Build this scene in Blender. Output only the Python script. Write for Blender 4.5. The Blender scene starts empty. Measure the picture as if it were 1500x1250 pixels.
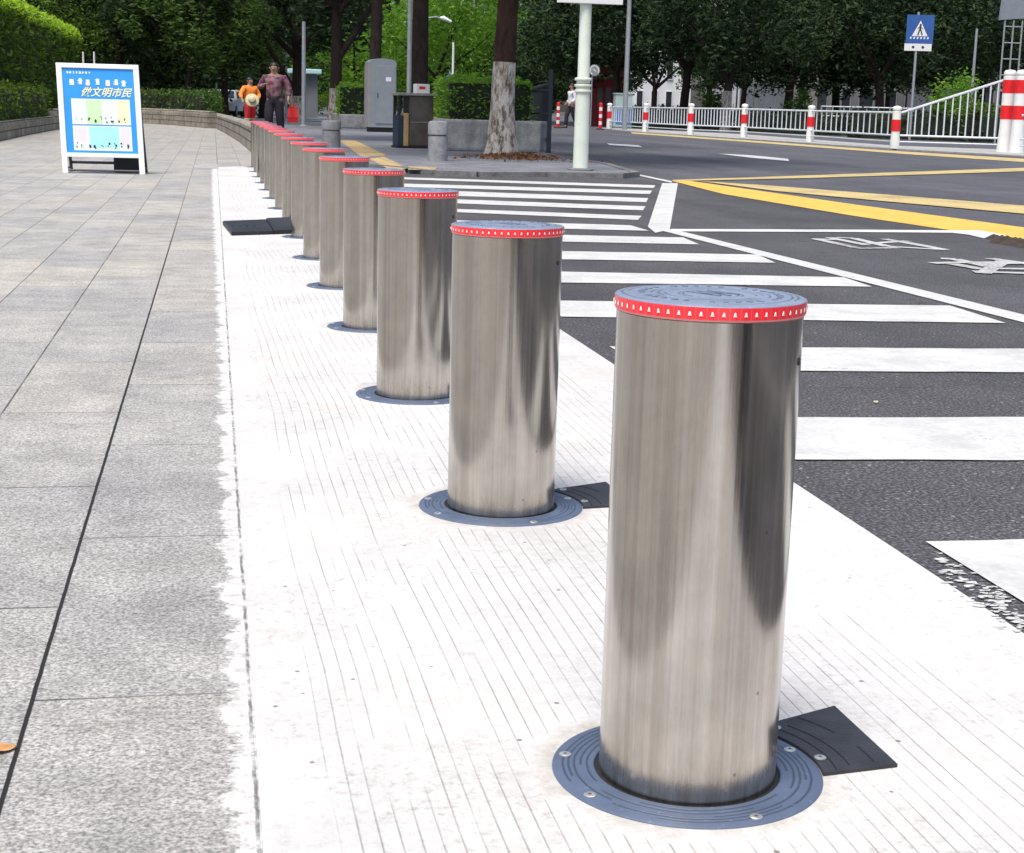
import bpy, bmesh, math, random
from mathutils import Vector, Matrix
R_ = math.radians
PI = math.pi
random.seed(7)
scene = bpy.context.scene
C = scene.collection

# ------------------------------------------------------------------ camera
F, PIT, ROLL, YAW, CH = 2324.24, 0.197069, 0.0265785, 0.187635, 0.80724
FW = Vector((math.sin(YAW)*math.cos(PIT), math.cos(YAW)*math.cos(PIT), -math.sin(PIT)))
_r = Vector((math.cos(YAW), -math.sin(YAW), 0)); _u = _r.cross(FW)
RT = math.cos(ROLL)*_r + math.sin(ROLL)*_u
UP = -math.sin(ROLL)*_r + math.cos(ROLL)*_u
CAM = Vector((0, 0, CH))

def G(px, py, z=0.0):
    """world point on the level z seen at photo pixel (px, py)"""
    d = FW + RT*((px-750)/F) + UP*((625-py)/F)
    t = (z-CAM.z)/d.z
    return CAM + d*t

def PX(px, Y, z=0.0, py=130):
    """world point at depth Y (along the path) under photo column px"""
    d = FW + RT*((px-750)/F) + UP*((625-py)/F)
    t = Y/d.y
    p = CAM + d*t
    return Vector((p.x, p.y, z))

def HT(px, Y, py):
    """height above ground of photo row py at column px and depth Y"""
    d = FW + RT*((px-750)/F) + UP*((625-py)/F)
    return (CAM + d*(Y/d.y)).z

cd = bpy.data.cameras.new('camera')
cam = bpy.data.objects.new('camera', cd)
C.objects.link(cam)
cd.sensor_width = 36
cd.sensor_fit = 'HORIZONTAL'
cd.lens = 36*F/1500
cd.clip_start = 0.05
cd.clip_end = 2000
m = Matrix((RT, UP, -FW)).transposed().to_4x4()
m.translation = CAM
cam.matrix_world = m
scene.camera = cam

# ------------------------------------------------------------------ light
w = bpy.data.worlds.new("World"); scene.world = w; w.use_nodes = True
nt = w.node_tree
bg = nt.nodes['Background']
sky = nt.nodes.new('ShaderNodeTexSky')
sky.sky_type = 'NISHITA'; sky.sun_disc = False
SE, SR = R_(66), R_(215)
sky.sun_elevation = SE; sky.sun_rotation = SR
sky.air_density = 1.0; sky.dust_density = 4.0; sky.ozone_density = 1.0
nt.links.new(sky.outputs[0], bg.inputs[0]); bg.inputs[1].default_value = 0.14
sd = bpy.data.lights.new('sun', 'SUN'); sd.energy = 2.4; sd.angle = R_(24); sd.color = (1, .955, .89)
so = bpy.data.objects.new('sun', sd); C.objects.link(so)
sv = Vector((math.sin(SR)*math.cos(SE), math.cos(SR)*math.cos(SE), math.sin(SE)))
so.rotation_euler = sv.to_track_quat('Z', 'Y').to_euler()
so.location = (0, 0, 30)
vs = scene.view_settings
vs.view_transform = 'Standard'; vs.look = 'None'; vs.gamma = 1; vs.use_curve_mapping = False
vs.exposure = 0.46

# ------------------------------------------------------------------ materials
class NT:
    """tiny helper for shader graphs"""
    def __init__(s, name):
        s.m = bpy.data.materials.new(name); s.m.use_nodes = True
        s.t = s.m.node_tree; s.b = s.t.nodes['Principled BSDF']
        s.o = s.t.nodes['Material Output']
    def n(s, typ, **kw):
        nd = s.t.nodes.new('ShaderNode'+typ)
        for k, v in kw.items(): setattr(nd, k, v)
        return nd
    def l(s, a, b): s.t.links.new(a, b)
    def put(s, sock, v):
        if hasattr(v, 'is_output') or hasattr(v, 'links'): s.l(v, sock)
        else: sock.default_value = v
    def math(s, op, a, b=0.0, c=0.0, clamp=False):
        nd = s.n('Math', operation=op); nd.use_clamp = clamp
        s.put(nd.inputs[0], a); s.put(nd.inputs[1], b); s.put(nd.inputs[2], c)
        return nd.outputs[0]
    def noise(s, vec, scale, detail=3, rough=.55):
        nd = s.n('TexNoise'); nd.inputs['Scale'].default_value = scale
        nd.inputs['Detail'].default_value = detail; nd.inputs['Roughness'].default_value = rough
        if vec is not None: s.l(vec, nd.inputs['Vector'])
        return nd.outputs['Fac']
    def ramp(s, fac, stops):
        nd = s.n('ValToRGB'); s.l(fac, nd.inputs[0])
        el = nd.color_ramp.elements
        while len(el) < len(stops): el.new(.5)
        for e, (p, c) in zip(el, stops):
            e.position = p
            e.color = (c, c, c, 1) if isinstance(c, (int, float)) else (*c, 1)
        return nd.outputs[0]
    def mix(s, fac, a, b, mode='MIX'):
        nd = s.n('Mix', data_type='RGBA', blend_type=mode)
        s.put(nd.inputs[0], fac)
        for i, v in ((6, a), (7, b)):
            if isinstance(v, tuple): nd.inputs[i].default_value = (*v, 1)
            elif isinstance(v, (int, float)): nd.inputs[i].default_value = (v, v, v, 1)
            else: s.l(v, nd.inputs[i])
        return nd.outputs[2]
    def coord(s): return s.n('TexCoord').outputs['Object']
    def world(s): return s.n('NewGeometry').outputs['Position']
    def xyz(s, v):
        nd = s.n('SeparateXYZ'); s.l(v, nd.inputs[0]); return nd.outputs
    def comb(s, x, y, z=0.0):
        nd = s.n('CombineXYZ'); s.put(nd.inputs[0], x); s.put(nd.inputs[1], y); s.put(nd.inputs[2], z); return nd.outputs[0]
    def scale(s, v, sx, sy, sz):
        nd = s.n('Mapping'); s.l(v, nd.inputs[0]); nd.inputs['Scale'].default_value = (sx, sy, sz); return nd.outputs[0]
    def bump(s, h, strength=.3, dist=.01):
        nd = s.n('Bump'); nd.inputs['Strength'].default_value = strength; nd.inputs['Distance'].default_value = dist
        s.l(h, nd.inputs['Height']); s.l(nd.outputs[0], s.b.inputs['Normal'])
    def set(s, col=None, rough=None, metal=None, spec=None):
        if col is not None:
            if isinstance(col, tuple): s.b.inputs['Base Color'].default_value = (*col, 1)
            else: s.l(col, s.b.inputs['Base Color'])
        if rough is not None: s.put(s.b.inputs['Roughness'], rough)
        if metal is not None: s.put(s.b.inputs['Metallic'], metal)
        if spec is not None: s.b.inputs['Specular IOR Level'].default_value = spec
        return s

def sstep(N, x, a, b):
    nd = N.n('MapRange', interpolation_type='SMOOTHSTEP')
    N.put(nd.inputs[0], x); nd.inputs[1].default_value = a; nd.inputs[2].default_value = b
    return nd.outputs[0]

def paint(name, col, rough=.5, var=.15, scale=6, metal=0.0, bump=0.0, dirt=.0):
    N = NT(name); c = N.coord()
    f = N.noise(c, scale, 4)
    lo = tuple(v*(1-var) for v in col); hi = tuple(min(1, v*(1+var)) for v in col)
    colr = N.ramp(f, [(.3, lo), (.7, hi)])
    if dirt:
        g = N.ramp(N.noise(c, scale*4, 5, .7), [(.55, 0), (.75, 1)])
        colr = N.mix(N.math('MULTIPLY', g, dirt), colr, tuple(v*.35 for v in col))
    N.set(colr, rough, metal)
    if bump: N.bump(N.noise(c, scale*10, 3), bump, .01)
    return N.m

M = {}
# --- granite paving of the footway
def granite():
    N = NT('granite_paving'); p = N.world(); X, Y, Z = N.xyz(p)
    v = N.math('MULTIPLY', N.math('SUBTRACT', .045, X), 1.0)
    u = N.math('SUBTRACT', Y, 2.127-.417)
    br = N.n('TexBrick'); br.offset = .5; br.offset_frequency = 2; br.squash = 1
    N.l(N.comb(u, v), br.inputs['Vector'])
    br.inputs['Color1'].default_value = (0, 0, 0, 1); br.inputs['Color2'].default_value = (1, 1, 1, 1)
    br.inputs['Mortar'].default_value = (.5, .5, .5, 1)
    br.inputs['Scale'].default_value = 1.0; br.inputs['Mortar Size'].default_value = .0030
    br.inputs['Mortar Smooth'].default_value = .3; br.inputs['Bias'].default_value = 0
    br.inputs['Brick Width'].default_value = .834; br.inputs['Row Height'].default_value = .296
    tile = br.outputs['Color']; mort = br.outputs['Fac']
    sp1 = N.noise(p, 190, 2, .6); sp2 = N.noise(p, 80, 3, .7); big = N.noise(p, 1.7, 4, .6); mid = N.noise(p, 7, 4, .6)
    s = N.math('ADD', N.math('MULTIPLY', sp1, .62), N.math('MULTIPLY', sp2, .38))
    base = N.ramp(s, [(.37, (.185, .182, .178)), (.49, (.365, .357, .342)), (.62, (.585, .575, .55))])
    tint = N.ramp(tile, [(0, (.86, .87, .89)), (.5, (.98, .98, .97)), (1, (1.07, 1.035, .97))])
    base = N.mix(1.0, base, tint, 'MULTIPLY')
    base = N.mix(1.0, base, N.ramp(big, [(.3, (.80, .80, .80)), (.7, (1.08, 1.07, 1.04))]), 'MULTIPLY')
    base = N.mix(1.0, base, N.ramp(mid, [(.35, .84), (.65, 1.08)]), 'MULTIPLY')
    # stains
    st = N.ramp(N.noise(p, 3.3, 6, .75), [(.60, 0), (.76, .6)])
    base = N.mix(st, base, (.17, .155, .135))
    # joints: most thin, the long one left of the edge course wide and dark
    jv = N.ramp(N.noise(p, 4, 3), [(.35, .55), (.55, 1.0)])
    jn = N.math('MULTIPLY', mort, jv)
    base = N.mix(jn, base, (.07, .065, .06))
    wob = N.math('MULTIPLY', N.math('SUBTRACT', N.noise(p, 18, 3), .5), .003)
    dj = N.math('ABSOLUTE', N.math('ADD', N.math('ADD', X, .251), wob))
    widj = N.math('SUBTRACT', 1.0, sstep(N, dj, .0022, .0042))
    fade = N.math('SUBTRACT', 1.0, sstep(N, Y, 9.0, 12.0))
    base = N.mix(N.math('MULTIPLY', widj, fade), base, (.018, .016, .015))
    # cement smeared from the white strip over the edge course
    e = N.math('SUBTRACT', .045, X)
    wid = N.math('ADD', .012, N.math('MULTIPLY', N.ramp(N.noise(N.scale(p, 3, 6, 3), 1.0, 6, .75), [(.36, 0), (.66, 1)]), .05))
    frag = N.math('MULTIPLY', N.math('SUBTRACT', N.math('ADD', N.math('MULTIPLY', N.noise(p, 20, 6, .75), .5), N.math('MULTIPLY', N.noise(p, 64, 5, .75), .5)), .5), .075)
    wide2 = N.math('ADD', wid, N.math('MULTIPLY', sstep(N, Y, 4.0, 18.0), .035))
    inb = N.math('MULTIPLY', sstep(N, N.math('SUBTRACT', wide2, N.math('ADD', e, frag)), -.003, .007), N.math('LESS_THAN', Y, 20.6))
    inb = N.math('MULTIPLY', inb, N.ramp(N.noise(p, 30, 4, .7), [(.36, .35), (.52, 1)]))
    ed = N.math('SUBTRACT', 1.0, sstep(N, N.math('ABSOLUTE', N.math('ADD', N.math('SUBTRACT', e, .004), N.math('MULTIPLY', wob, 2.2))), .001, .0038))
    base = N.mix(inb, base, (.60, .595, .58))
    base = N.mix(N.math('MULTIPLY', ed, N.ramp(N.noise(p, 14, 4, .7), [(.38, 0), (.55, .85)])), base, (.10, .095, .09))
    N.set(base, .72, 0, .3)
    N.bump(N.math('ADD', N.math('MULTIPLY', s, .5), N.math('MULTIPLY', mort, -.8)), .35, .004)
    return N.m
M['granite'] = granite()

# --- white concrete strip with raked grooves
def concrete():
    N = NT('white_concrete'); p = N.world(); X, Y, Z = N.xyz(p)
    # slow bend of the raked lines
    bend = N.math('MULTIPLY', N.math('SUBTRACT', N.noise(N.comb(N.math('MULTIPLY', X, .5), N.math('MULTIPLY', Y, .5)), 1.0, 1), .5), .07)
    slope = N.math('MULTIPLY', N.math('MULTIPLY', N.math('SUBTRACT', X, .62), Y), -.03)
    u = N.math('ADD', N.math('ADD', X, bend), slope)
    u = N.math('ADD', u, N.math('MULTIPLY', N.noise(N.comb(N.math('MULTIPLY', X, 3), N.math('MULTIPLY', Y, 4)), 1.0, 1), .003))
    q = N.math('DIVIDE', u, .0215)
    cell = N.math('FLOOR', q)
    d = N.math('ABSOLUTE', N.math('SUBTRACT', N.math('FRACT', q), .5))
    line = N.math('SUBTRACT', 1.0, sstep(N, d, .02, .065))
    # runs along each groove, inside patches where the rake bit
    run = N.noise(N.comb(N.math('MULTIPLY', cell, 5.3), N.math('MULTIPLY', Y, 1.9)), 1.0, 2)
    patch = N.noise(N.comb(N.math('MULTIPLY', X, 2.4), N.math('MULTIPLY', Y, 1.3)), 1.0, 3)
    mk = sstep(N, N.math('ADD', N.math('MULTIPLY', run, .45), N.math('MULTIPLY', patch, .55)), .43, .50)
    lx = N.math('MULTIPLY', sstep(N, X, .10, .16), N.math('SUBTRACT', 1.0, sstep(N, X, 1.07, 1.10)))
    groove = N.math('MULTIPLY', N.math('MULTIPLY', line, mk), lx)
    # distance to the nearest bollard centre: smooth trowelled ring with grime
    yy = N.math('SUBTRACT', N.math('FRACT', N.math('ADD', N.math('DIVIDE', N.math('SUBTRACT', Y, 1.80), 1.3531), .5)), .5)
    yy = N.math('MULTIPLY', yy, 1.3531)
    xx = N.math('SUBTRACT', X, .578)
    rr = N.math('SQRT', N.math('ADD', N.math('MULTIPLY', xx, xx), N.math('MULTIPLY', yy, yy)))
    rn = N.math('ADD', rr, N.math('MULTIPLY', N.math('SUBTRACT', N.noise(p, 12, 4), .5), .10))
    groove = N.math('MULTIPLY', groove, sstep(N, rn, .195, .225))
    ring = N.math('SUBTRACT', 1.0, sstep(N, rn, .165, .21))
    base = N.ramp(N.noise(p, 2.2, 5, .6), [(.3, (.545, .541, .531)), (.7, (.63, .627, .617))])
    base = N.mix(1.0, base, N.ramp(N.noise(p, 38, 3, .65), [(.3, .90), (.6, 1.03)]), 'MULTIPLY')
    base = N.mix(1.0, base, N.ramp(N.noise(p, 150, 3, .7), [(.3, .90), (.6, 1.04)]), 'MULTIPLY')
    grime = N.ramp(N.noise(p, 55, 5, .75), [(.53, 0), (.72, .85)])
    wherep = N.ramp(N.noise(p, 3.2, 4, .6), [(.42, 0), (.58, 1)])
    base = N.mix(N.math('MULTIPLY', N.math('MULTIPLY', grime, wherep), .9), base, (.27, .26, .25))
    base = N.mix(1.0, base, N.ramp(N.noise(p, 1.3, 6, .72), [(.36, (.86, .858, .85)), (.56, (1.02, 1.02, 1.02))]), 'MULTIPLY')
    tan = N.ramp(N.noise(p, 2.7, 4, .6), [(.52, 0), (.74, .38)])
    base = N.mix(tan, base, (.56, .495, .42))
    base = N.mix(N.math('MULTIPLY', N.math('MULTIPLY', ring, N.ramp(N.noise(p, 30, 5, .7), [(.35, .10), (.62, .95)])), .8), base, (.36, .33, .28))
    pit = N.n('TexVoronoi'); pit.inputs['Scale'].default_value = 26; N.l(p, pit.inputs['Vector'])
    pm = N.math('MULTIPLY', N.math('LESS_THAN', pit.outputs['Distance'], .10), N.math('GREATER_THAN', N.xyz(pit.outputs['Color'])[0], .86))
    base = N.mix(N.math('MULTIPLY', pm, .8), base, (.12, .115, .11))
    gcol = N.math('MULTIPLY', groove, N.ramp(N.noise(p, 7, 4, .7), [(.35, .15), (.65, .8)]))
    base = N.mix(gcol, base, (.23, .22, .21))
    # faint seam of the smooth border band
    sm = N.math('SUBTRACT', 1.0, sstep(N, N.math('ABSOLUTE', N.math('SUBTRACT', X, N.math('ADD', 1.125, N.math('MULTIPLY', N.noise(p, 6, 3), .02)))), .002, .007))
    base = N.mix(N.math('MULTIPLY', N.math('MULTIPLY', sm, N.ramp(N.noise(p, 7, 4), [(.45, 0), (.6, 1)])), .5), base, (.5, .44, .38))
    N.set(base, .8, 0, .2)
    N.bump(N.math('ADD', N.math('MULTIPLY', groove, -1.0), N.math('MULTIPLY', N.noise(p, 70, 4), .25)), .5, .003)
    return N.m
M['concrete'] = concrete()

def asphalt(name, dark, lite, chip):
    N = NT(name); p = N.world()
    a = N.noise(p, 110, 3, .7); b = N.noise(p, 1.1, 4, .6); c = N.noise(p, 12, 4, .6)
    base = N.ramp(a, [(.36, tuple(v*.45 for v in dark)), (.5, dark), (.66, lite)])
    base = N.mix(1.0, base, N.ramp(b, [(.3, .82), (.7, 1.16)]), 'MULTIPLY')
    base = N.mix(1.0, base, N.ramp(c, [(.35, .9), (.65, 1.08)]), 'MULTIPLY')
    lane = N.noise(N.comb(N.math('MULTIPLY', N.xyz(p)[0], .9), N.math('MULTIPLY', N.xyz(p)[1], .10)), 1.0, 4, .6)
    base = N.mix(1.0, base, N.ramp(lane, [(.35, .80), (.65, 1.18)]), 'MULTIPLY')
    oil = N.ramp(N.noise(p, 2.6, 6, .75), [(.60, 0), (.72, .6)])
    base = N.mix(oil, base, tuple(v_*.55 for v_ in dark))
    ck = N.n('TexVoronoi', feature='DISTANCE_TO_EDGE'); ck.inputs['Scale'].default_value = .55
    wv = N.n('VectorMath', operation='ADD'); N.l(p, wv.inputs[0]); nz = N.n('TexNoise'); nz.inputs['Scale'].default_value = 3; nz.inputs['Detail'].default_value = 5; N.l(p, nz.inputs['Vector']); N.l(nz.outputs['Color'], wv.inputs[1]); N.l(wv.outputs[0], ck.inputs['Vector'])
    ckm = N.math('MULTIPLY', N.math('SUBTRACT', 1.0, sstep(N, ck.outputs['Distance'], .0012, .004)), N.ramp(N.noise(p, .7, 3), [(.5, 0), (.6, .8)]))
    base = N.mix(ckm, base, (.015, .015, .016))
    v = N.n('TexVoronoi'); v.inputs['Scale'].default_value = 55; N.l(p, v.inputs['Vector'])
    ch = N.math('MULTIPLY', N.math('LESS_THAN', v.outputs['Distance'], .22), N.math('GREATER_THAN', N.xyz(v.outputs['Color'])[0], chip))
    base = N.mix(ch, base, (.30, .29, .28))
    N.set(base, .82, 0, .3)
    N.bump(a, .6, .006)
    return N.m
M['asphalt_new'] = asphalt('dark_asphalt', (.062, .061, .067), (.185, .18, .19), .94)
M['asphalt_old'] = asphalt('worn_asphalt', (.088, .090, .102), (.16, .163, .18), .985)

def marking(name, col, worn=.5, lo=.58, hi=.70, grit=(.085, .085, .09)):
    N = NT(name); p = N.world()
    base = N.mix(1.0, N.ramp(N.noise(p, 2.1, 4), [(.3, tuple(v*.92 for v in col)), (.7, tuple(min(1, v*1.03) for v in col))]),
                 N.ramp(N.noise(p, 60, 3), [(.3, .90), (.6, 1.02)]), 'MULTIPLY')
    base = N.mix(1.0, base, N.ramp(N.noise(p, 4.5, 6, .75), [(.36, .80), (.58, 1.0)]), 'MULTIPLY')
    wmask = N.ramp(N.math('ADD', N.math('MULTIPLY', N.noise(p, 42, 5, .8), .6), N.math('MULTIPLY', N.noise(p, 1.3, 4), .4)), [(lo, 0), (hi, worn)])
    base = N.mix(wmask, base, grit)
    N.set(base, .6, 0, .35); N.bump(N.noise(p, 110, 3), .3, .003)
    return N.m
M['white_mark'] = marking('white_road_paint', (.61, .615, .595), .8, .59, .68)
M['thin_mark'] = marking('thin_white_paint', (.72, .72, .71), .9, .55, .66)
M['yellow_mark'] = marking('yellow_road_paint', (.74, .49, .085), .8, .58, .70)
M['faded_yellow'] = marking('faded_yellow_paint', (.62, .48, .20), .8, .50, .66)
M['worn_white'] = marking('worn_white_symbol', (.55, .55, .54), .95, .50, .62)

def pavers():
    N = NT('grey_footway_pavers'); p = N.world(); X, Y, Z = N.xyz(p)
    br = N.n('TexBrick'); N.l(N.comb(X, Y), br.inputs['Vector']); br.inputs['Scale'].default_value = 1
    br.inputs['Brick Width'].default_value = .4; br.inputs['Row Height'].default_value = .2; br.inputs['Mortar Size'].default_value = .006
    br.inputs['Color1'].default_value = (.15, .155, .175, 1); br.inputs['Color2'].default_value = (.22, .225, .25, 1); br.inputs['Mortar'].default_value = (.08, .08, .085, 1)
    c = N.mix(1.0, br.outputs['Color'], N.ramp(N.noise(p, 1.6, 5, .7), [(.3, .72), (.7, 1.2)]), 'MULTIPLY')
    c = N.mix(1.0, c, N.ramp(N.noise(p, 60, 3), [(.3, .8), (.7, 1.15)]), 'MULTIPLY')
    N.set(c, .7); N.bump(br.outputs['Fac'], -.3, .004); return N.m
M['pavers'] = pavers()
def tactile():
    N = NT('yellow_tactile_tiles'); p = N.world(); X, Y, Z = N.xyz(p)
    br = N.n('TexBrick'); N.l(N.comb(X, Y), br.inputs['Vector']); br.inputs['Scale'].default_value = 1; br.offset = 0
    br.inputs['Brick Width'].default_value = .3; br.inputs['Row Height'].default_value = .3; br.inputs['Mortar Size'].default_value = .008
    br.inputs['Color1'].default_value = (.42, .31, .15, 1); br.inputs['Color2'].default_value = (.55, .40, .19, 1); br.inputs['Mortar'].default_value = (.2, .16, .1, 1)
    c = N.mix(1.0, br.outputs['Color'], N.ramp(N.noise(p, 5, 5, .7), [(.3, .65), (.7, 1.15)]), 'MULTIPLY')
    N.set(c, .75); return N.m
M['tactile'] = tactile()
def soil():
    N = NT('dark_soil'); p = N.world()
    N.set(N.ramp(N.noise(p, 3, 6, .7), [(.3, (.035, .032, .025)), (.55, (.06, .058, .04)), (.7, (.05, .07, .03))]), .95); return N.m
M['soil'] = soil()

def stone(name, lo, hi, scale=6, course=None, blk=.6):
    N = NT(name); p = N.world(); c = N.coord(); X, Y, Z = N.xyz(p)
    base = N.ramp(N.noise(p, scale, 6, .72), [(.32, lo), (.68, hi)])
    base = N.mix(1.0, base, N.ramp(N.noise(p, scale*14, 3, .6), [(.3, .78), (.7, 1.2)]), 'MULTIPLY')
    run = N.ramp(N.noise(N.comb(N.math('MULTIPLY', X, 7), N.math('MULTIPLY', Y, 7), N.math('MULTIPLY', Z, 1.2)), 1.0, 4, .6), [(.5, 0), (.7, .5)])
    base = N.mix(run, base, tuple(v*.55 for v in lo))
    h = N.noise(p, scale*6, 4)
    if course:
        br = N.n('TexBrick'); N.l(N.comb(N.math('ADD', N.math('MULTIPLY', X, .9), Y), Z), br.inputs['Vector']); br.inputs['Scale'].default_value = 1
        br.inputs['Brick Width'].default_value = blk; br.inputs['Row Height'].default_value = course; br.inputs['Mortar Size'].default_value = .012
        br.inputs['Color1'].default_value = (.8, .8, .8, 1); br.inputs['Color2'].default_value = (1.1, 1.08, 1.05, 1); br.inputs['Mortar'].default_value = (.25, .24, .22, 1)
        base = N.mix(1.0, base, br.outputs['Color'], 'MULTIPLY')
    N.set(base, .85, 0, .2); N.bump(h, .5, .02); return N.m
M['stone_wall'] = stone('rough_stone_wall', (.20, .185, .16), (.40, .375, .33), 3, .16, .7)
M['planter_stone'] = stone('grey_planter_granite', (.24, .235, .23), (.46, .455, .44), 4)
M['kerb'] = stone('kerb_stone', (.13, .13, .135), (.24, .24, .235), 4)
M['pale_slab'] = stone('pale_concrete_slab', (.30, .30, .29), (.46, .46, .45), 4)
M['stub_stone'] = stone('pale_stub_granite', (.20, .205, .22), (.34, .345, .36), 9)

# --- stainless steel casing
def steel():
    N = NT('brushed_stainless_steel'); c = N.coord(); X, Y, Z = N.xyz(c)
    ang = N.math('ARCTAN2', Y, X)
    vec = N.comb(N.math('MULTIPLY', N.math('COSINE', ang), 1.0), N.math('MULTIPLY', N.math('SINE', ang), 1.0), N.math('MULTIPLY', Z, .05))
    rnd = N.n('ObjectInfo').outputs['Random']
    ad = N.n('VectorMath', operation='ADD'); N.l(vec, ad.inputs[0]); N.l(N.comb(N.math('MULTIPLY', rnd, 9.0), 0.0, 0.0), ad.inputs[1]); vec = ad.outputs[0]
    st1 = N.noise(vec, 5, 3, .6); st2 = N.noise(vec, 30, 3, .6)
    fine = N.noise(N.scale(vec, 1, 1, 22), 60, 3, .7)
    blot = N.noise(c, 9, 5, .65)
    col = N.ramp(st1, [(.34, (.43, .395, .35)), (.5, (.50, .465, .42)), (.66, (.57, .54, .50))])
    col = N.mix(1.0, col, N.ramp(st2, [(.35, .93), (.65, 1.05)]), 'MULTIPLY')
    col = N.mix(1.0, col, N.ramp(fine, [(.3, .94), (.7, 1.05)]), 'MULTIPLY')
    col = N.mix(1.0, col, N.ramp(blot, [(.35, .88), (.65, 1.05)]), 'MULTIPLY')
    # rub marks in a darker, rougher band low down
    zr = N.math('ADD', Z, N.math('MULTIPLY', N.noise(N.scale(vec, 1, 1, 1), 12, 4), .10))
    low = N.math('SUBTRACT', 1.0, sstep(N, zr, .055, .13))
    scr = N.ramp(N.noise(N.scale(c, 60, 60, 9), 1.0, 5, .75), [(.48, 0), (.66, 1)])
    col = N.mix(N.math('MULTIPLY', low, N.math('ADD', .15, N.math('MULTIPLY', scr, .5))), col, (.20, .175, .15))
    sp = N.n('TexVoronoi'); sp.inputs['Scale'].default_value = 38; N.l(c, sp.inputs['Vector'])
    spm = N.math('MULTIPLY', N.math('LESS_THAN', sp.outputs['Distance'], .09), N.math('GREATER_THAN', N.xyz(sp.outputs['Color'])[0], .93))
    col = N.mix(N.math('MULTIPLY', spm, .6), col, (.12, .10, .09))
    rough = N.math('ADD', N.ramp(st2, [(.3, .14), (.7, .20)]), N.math('MULTIPLY', low, .15))
    rough = N.math('ADD', rough, N.math('MULTIPLY', N.math('SUBTRACT', fine, .5), .06))
    N.set(col, rough, 1.0)
    N.b.inputs['Anisotropic'].default_value = .55
    tg = N.n('Tangent', direction_type='RADIAL', axis='Z'); N.l(tg.outputs[0], N.b.inputs['Tangent'])
    N.bump(N.math('ADD', N.math('MULTIPLY', fine, .10), N.math('MULTIPLY', st1, 1.0)), .05, .01)
    return N.m
M['steel'] = steel()

def bluemetal(name, col, rough, rings):
    N = NT(name); c = N.coord(); X, Y, Z = N.xyz(c)
    r = N.math('SQRT', N.math('ADD', N.math('MULTIPLY', X, X), N.math('MULTIPLY', Y, Y)))
    r = N.math('ADD', r, N.math('MULTIPLY', N.math('SUBTRACT', N.noise(c, 9, 2), .5), .006))
    base = N.ramp(N.noise(c, 14, 5, .65), [(.3, tuple(v*.82 for v in col)), (.7, tuple(v*1.15 for v in col))])
    ang = N.math('ARCTAN2', Y, X)
    g = None
    for (r0, a0, fr) in rings:
        d = N.math('SUBTRACT', 1.0, sstep(N, N.math('ABSOLUTE', N.math('SUBTRACT', r, r0)), .0006, .0019))
        mk = N.math('GREATER_THAN', N.math('SINE', N.math('ADD', N.math('MULTIPLY', ang, fr), a0)), -.62)
        d = N.math('MULTIPLY', d, mk)
        g = d if g is None else N.math('MAXIMUM', g, d)
    base = N.mix(N.math('MULTIPLY', g, .7), base, tuple(v*.38 for v in col))
    spk = N.ramp(N.noise(c, 120, 4, .7), [(.60, 0), (.70, .5)])
    base = N.mix(spk, base, tuple(min(1, v*1.9+.05) for v in col))
    N.set(base, rough, .25)
    N.bump(N.math('MULTIPLY', g, -1.0), .6, .002)
    return N.m
M['flange'] = bluemetal('slate_blue_painted_flange', (.105, .14, .215), .5, [(.126, 0, 3), (.134, 1.2, 3), (.142, 2.6, 2), (.149, .5, 3), (.156, 3.5, 2)])
M['cap'] = bluemetal('blue_grey_cast_cap', (.26, .31, .41), .48, [(.104, 0, 1), (.097, 1, 1), (.070, 2, 5), (.062, 0, 3), (.054, .7, 4), (.038, 0, 1), (.033, 2, 2)])
M['glyph'] = paint('raised_cap_lettering', (.16, .19, .27), .4)
M['black_cover'] = paint('black_cast_cover', (.035, .036, .042), .5, .3, 20, .1, .2, 0)
M['gap'] = paint('recess_shade_black', (.012, .012, .014), .7)
M['screw'] = paint('zinc_screw', (.62, .62, .60), .35, .2, 60, .7)
M['screwdot'] = paint('screw_socket', (.06, .06, .06), .6)

def redband():
    N = NT('red_reflective_band'); c = N.coord(); X, Y, Z = N.xyz(c)
    ang = N.math('ARCTAN2', Y, X)
    fr = N.math('FRACT', N.math('MULTIPLY', N.math('ADD', ang, PI), 56/(2*PI)))
    N.set(N.mix(N.math('LESS_THAN', fr, .05), (.92, .03, .045), (.92, .12, .13)), .3)
    N.b.inputs['Coat Weight'].default_value = .4
    return N.m
M['redband'] = redband()
M['pinktrim'] = paint('pink_edge_trim', (.88, .38, .38), .35, .1)
M['led'] = paint('white_reflector', (.95, .86, .78), .3, .05)
M['rubber'] = paint('black_rubber', (.018, .019, .023), .5, .3, 25, 0, .25)
M['leafdry'] = paint('dry_leaf', (.55, .27, .10), .7, .35, 40)
M['white_metal'] = paint('white_powder_coat', (.80, .80, .79), .4, .06, 3, 0, 0, .15)
M['fence_white'] = paint('pale_fence_paint', (.62, .66, .72), .45, .08, 3, 0, 0, .25)
M['post_white'] = paint('white_plastic_post', (.78, .79, .77), .45, .06, 3, 0, 0, .25)
M['red'] = paint('red_reflective_sheet', (.72, .015, .02), .4, .1, 5)
M['green_white'] = paint('pale_green_lamp_paint', (.62, .68, .60), .4, .08, 4, 0, 0, .35)
M['grey_metal'] = paint('galvanised_grey', (.33, .35, .37), .5, .12, 6, .3)
M['dark_metal'] = paint('dark_painted_metal', (.030, .034, .045), .5, .2, 6)
M['cabinet'] = paint('grey_cabinet_paint', (.23, .255, .285), .5, .08, 4, 0, 0, .3)
M['cabinet_trim'] = paint('beige_cabinet_side', (.27, .26, .25), .55, .1, 4)
M['bin_body'] = paint('bronze_bin_panel', (.12, .105, .095), .35, .25, 5, .4)
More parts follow.
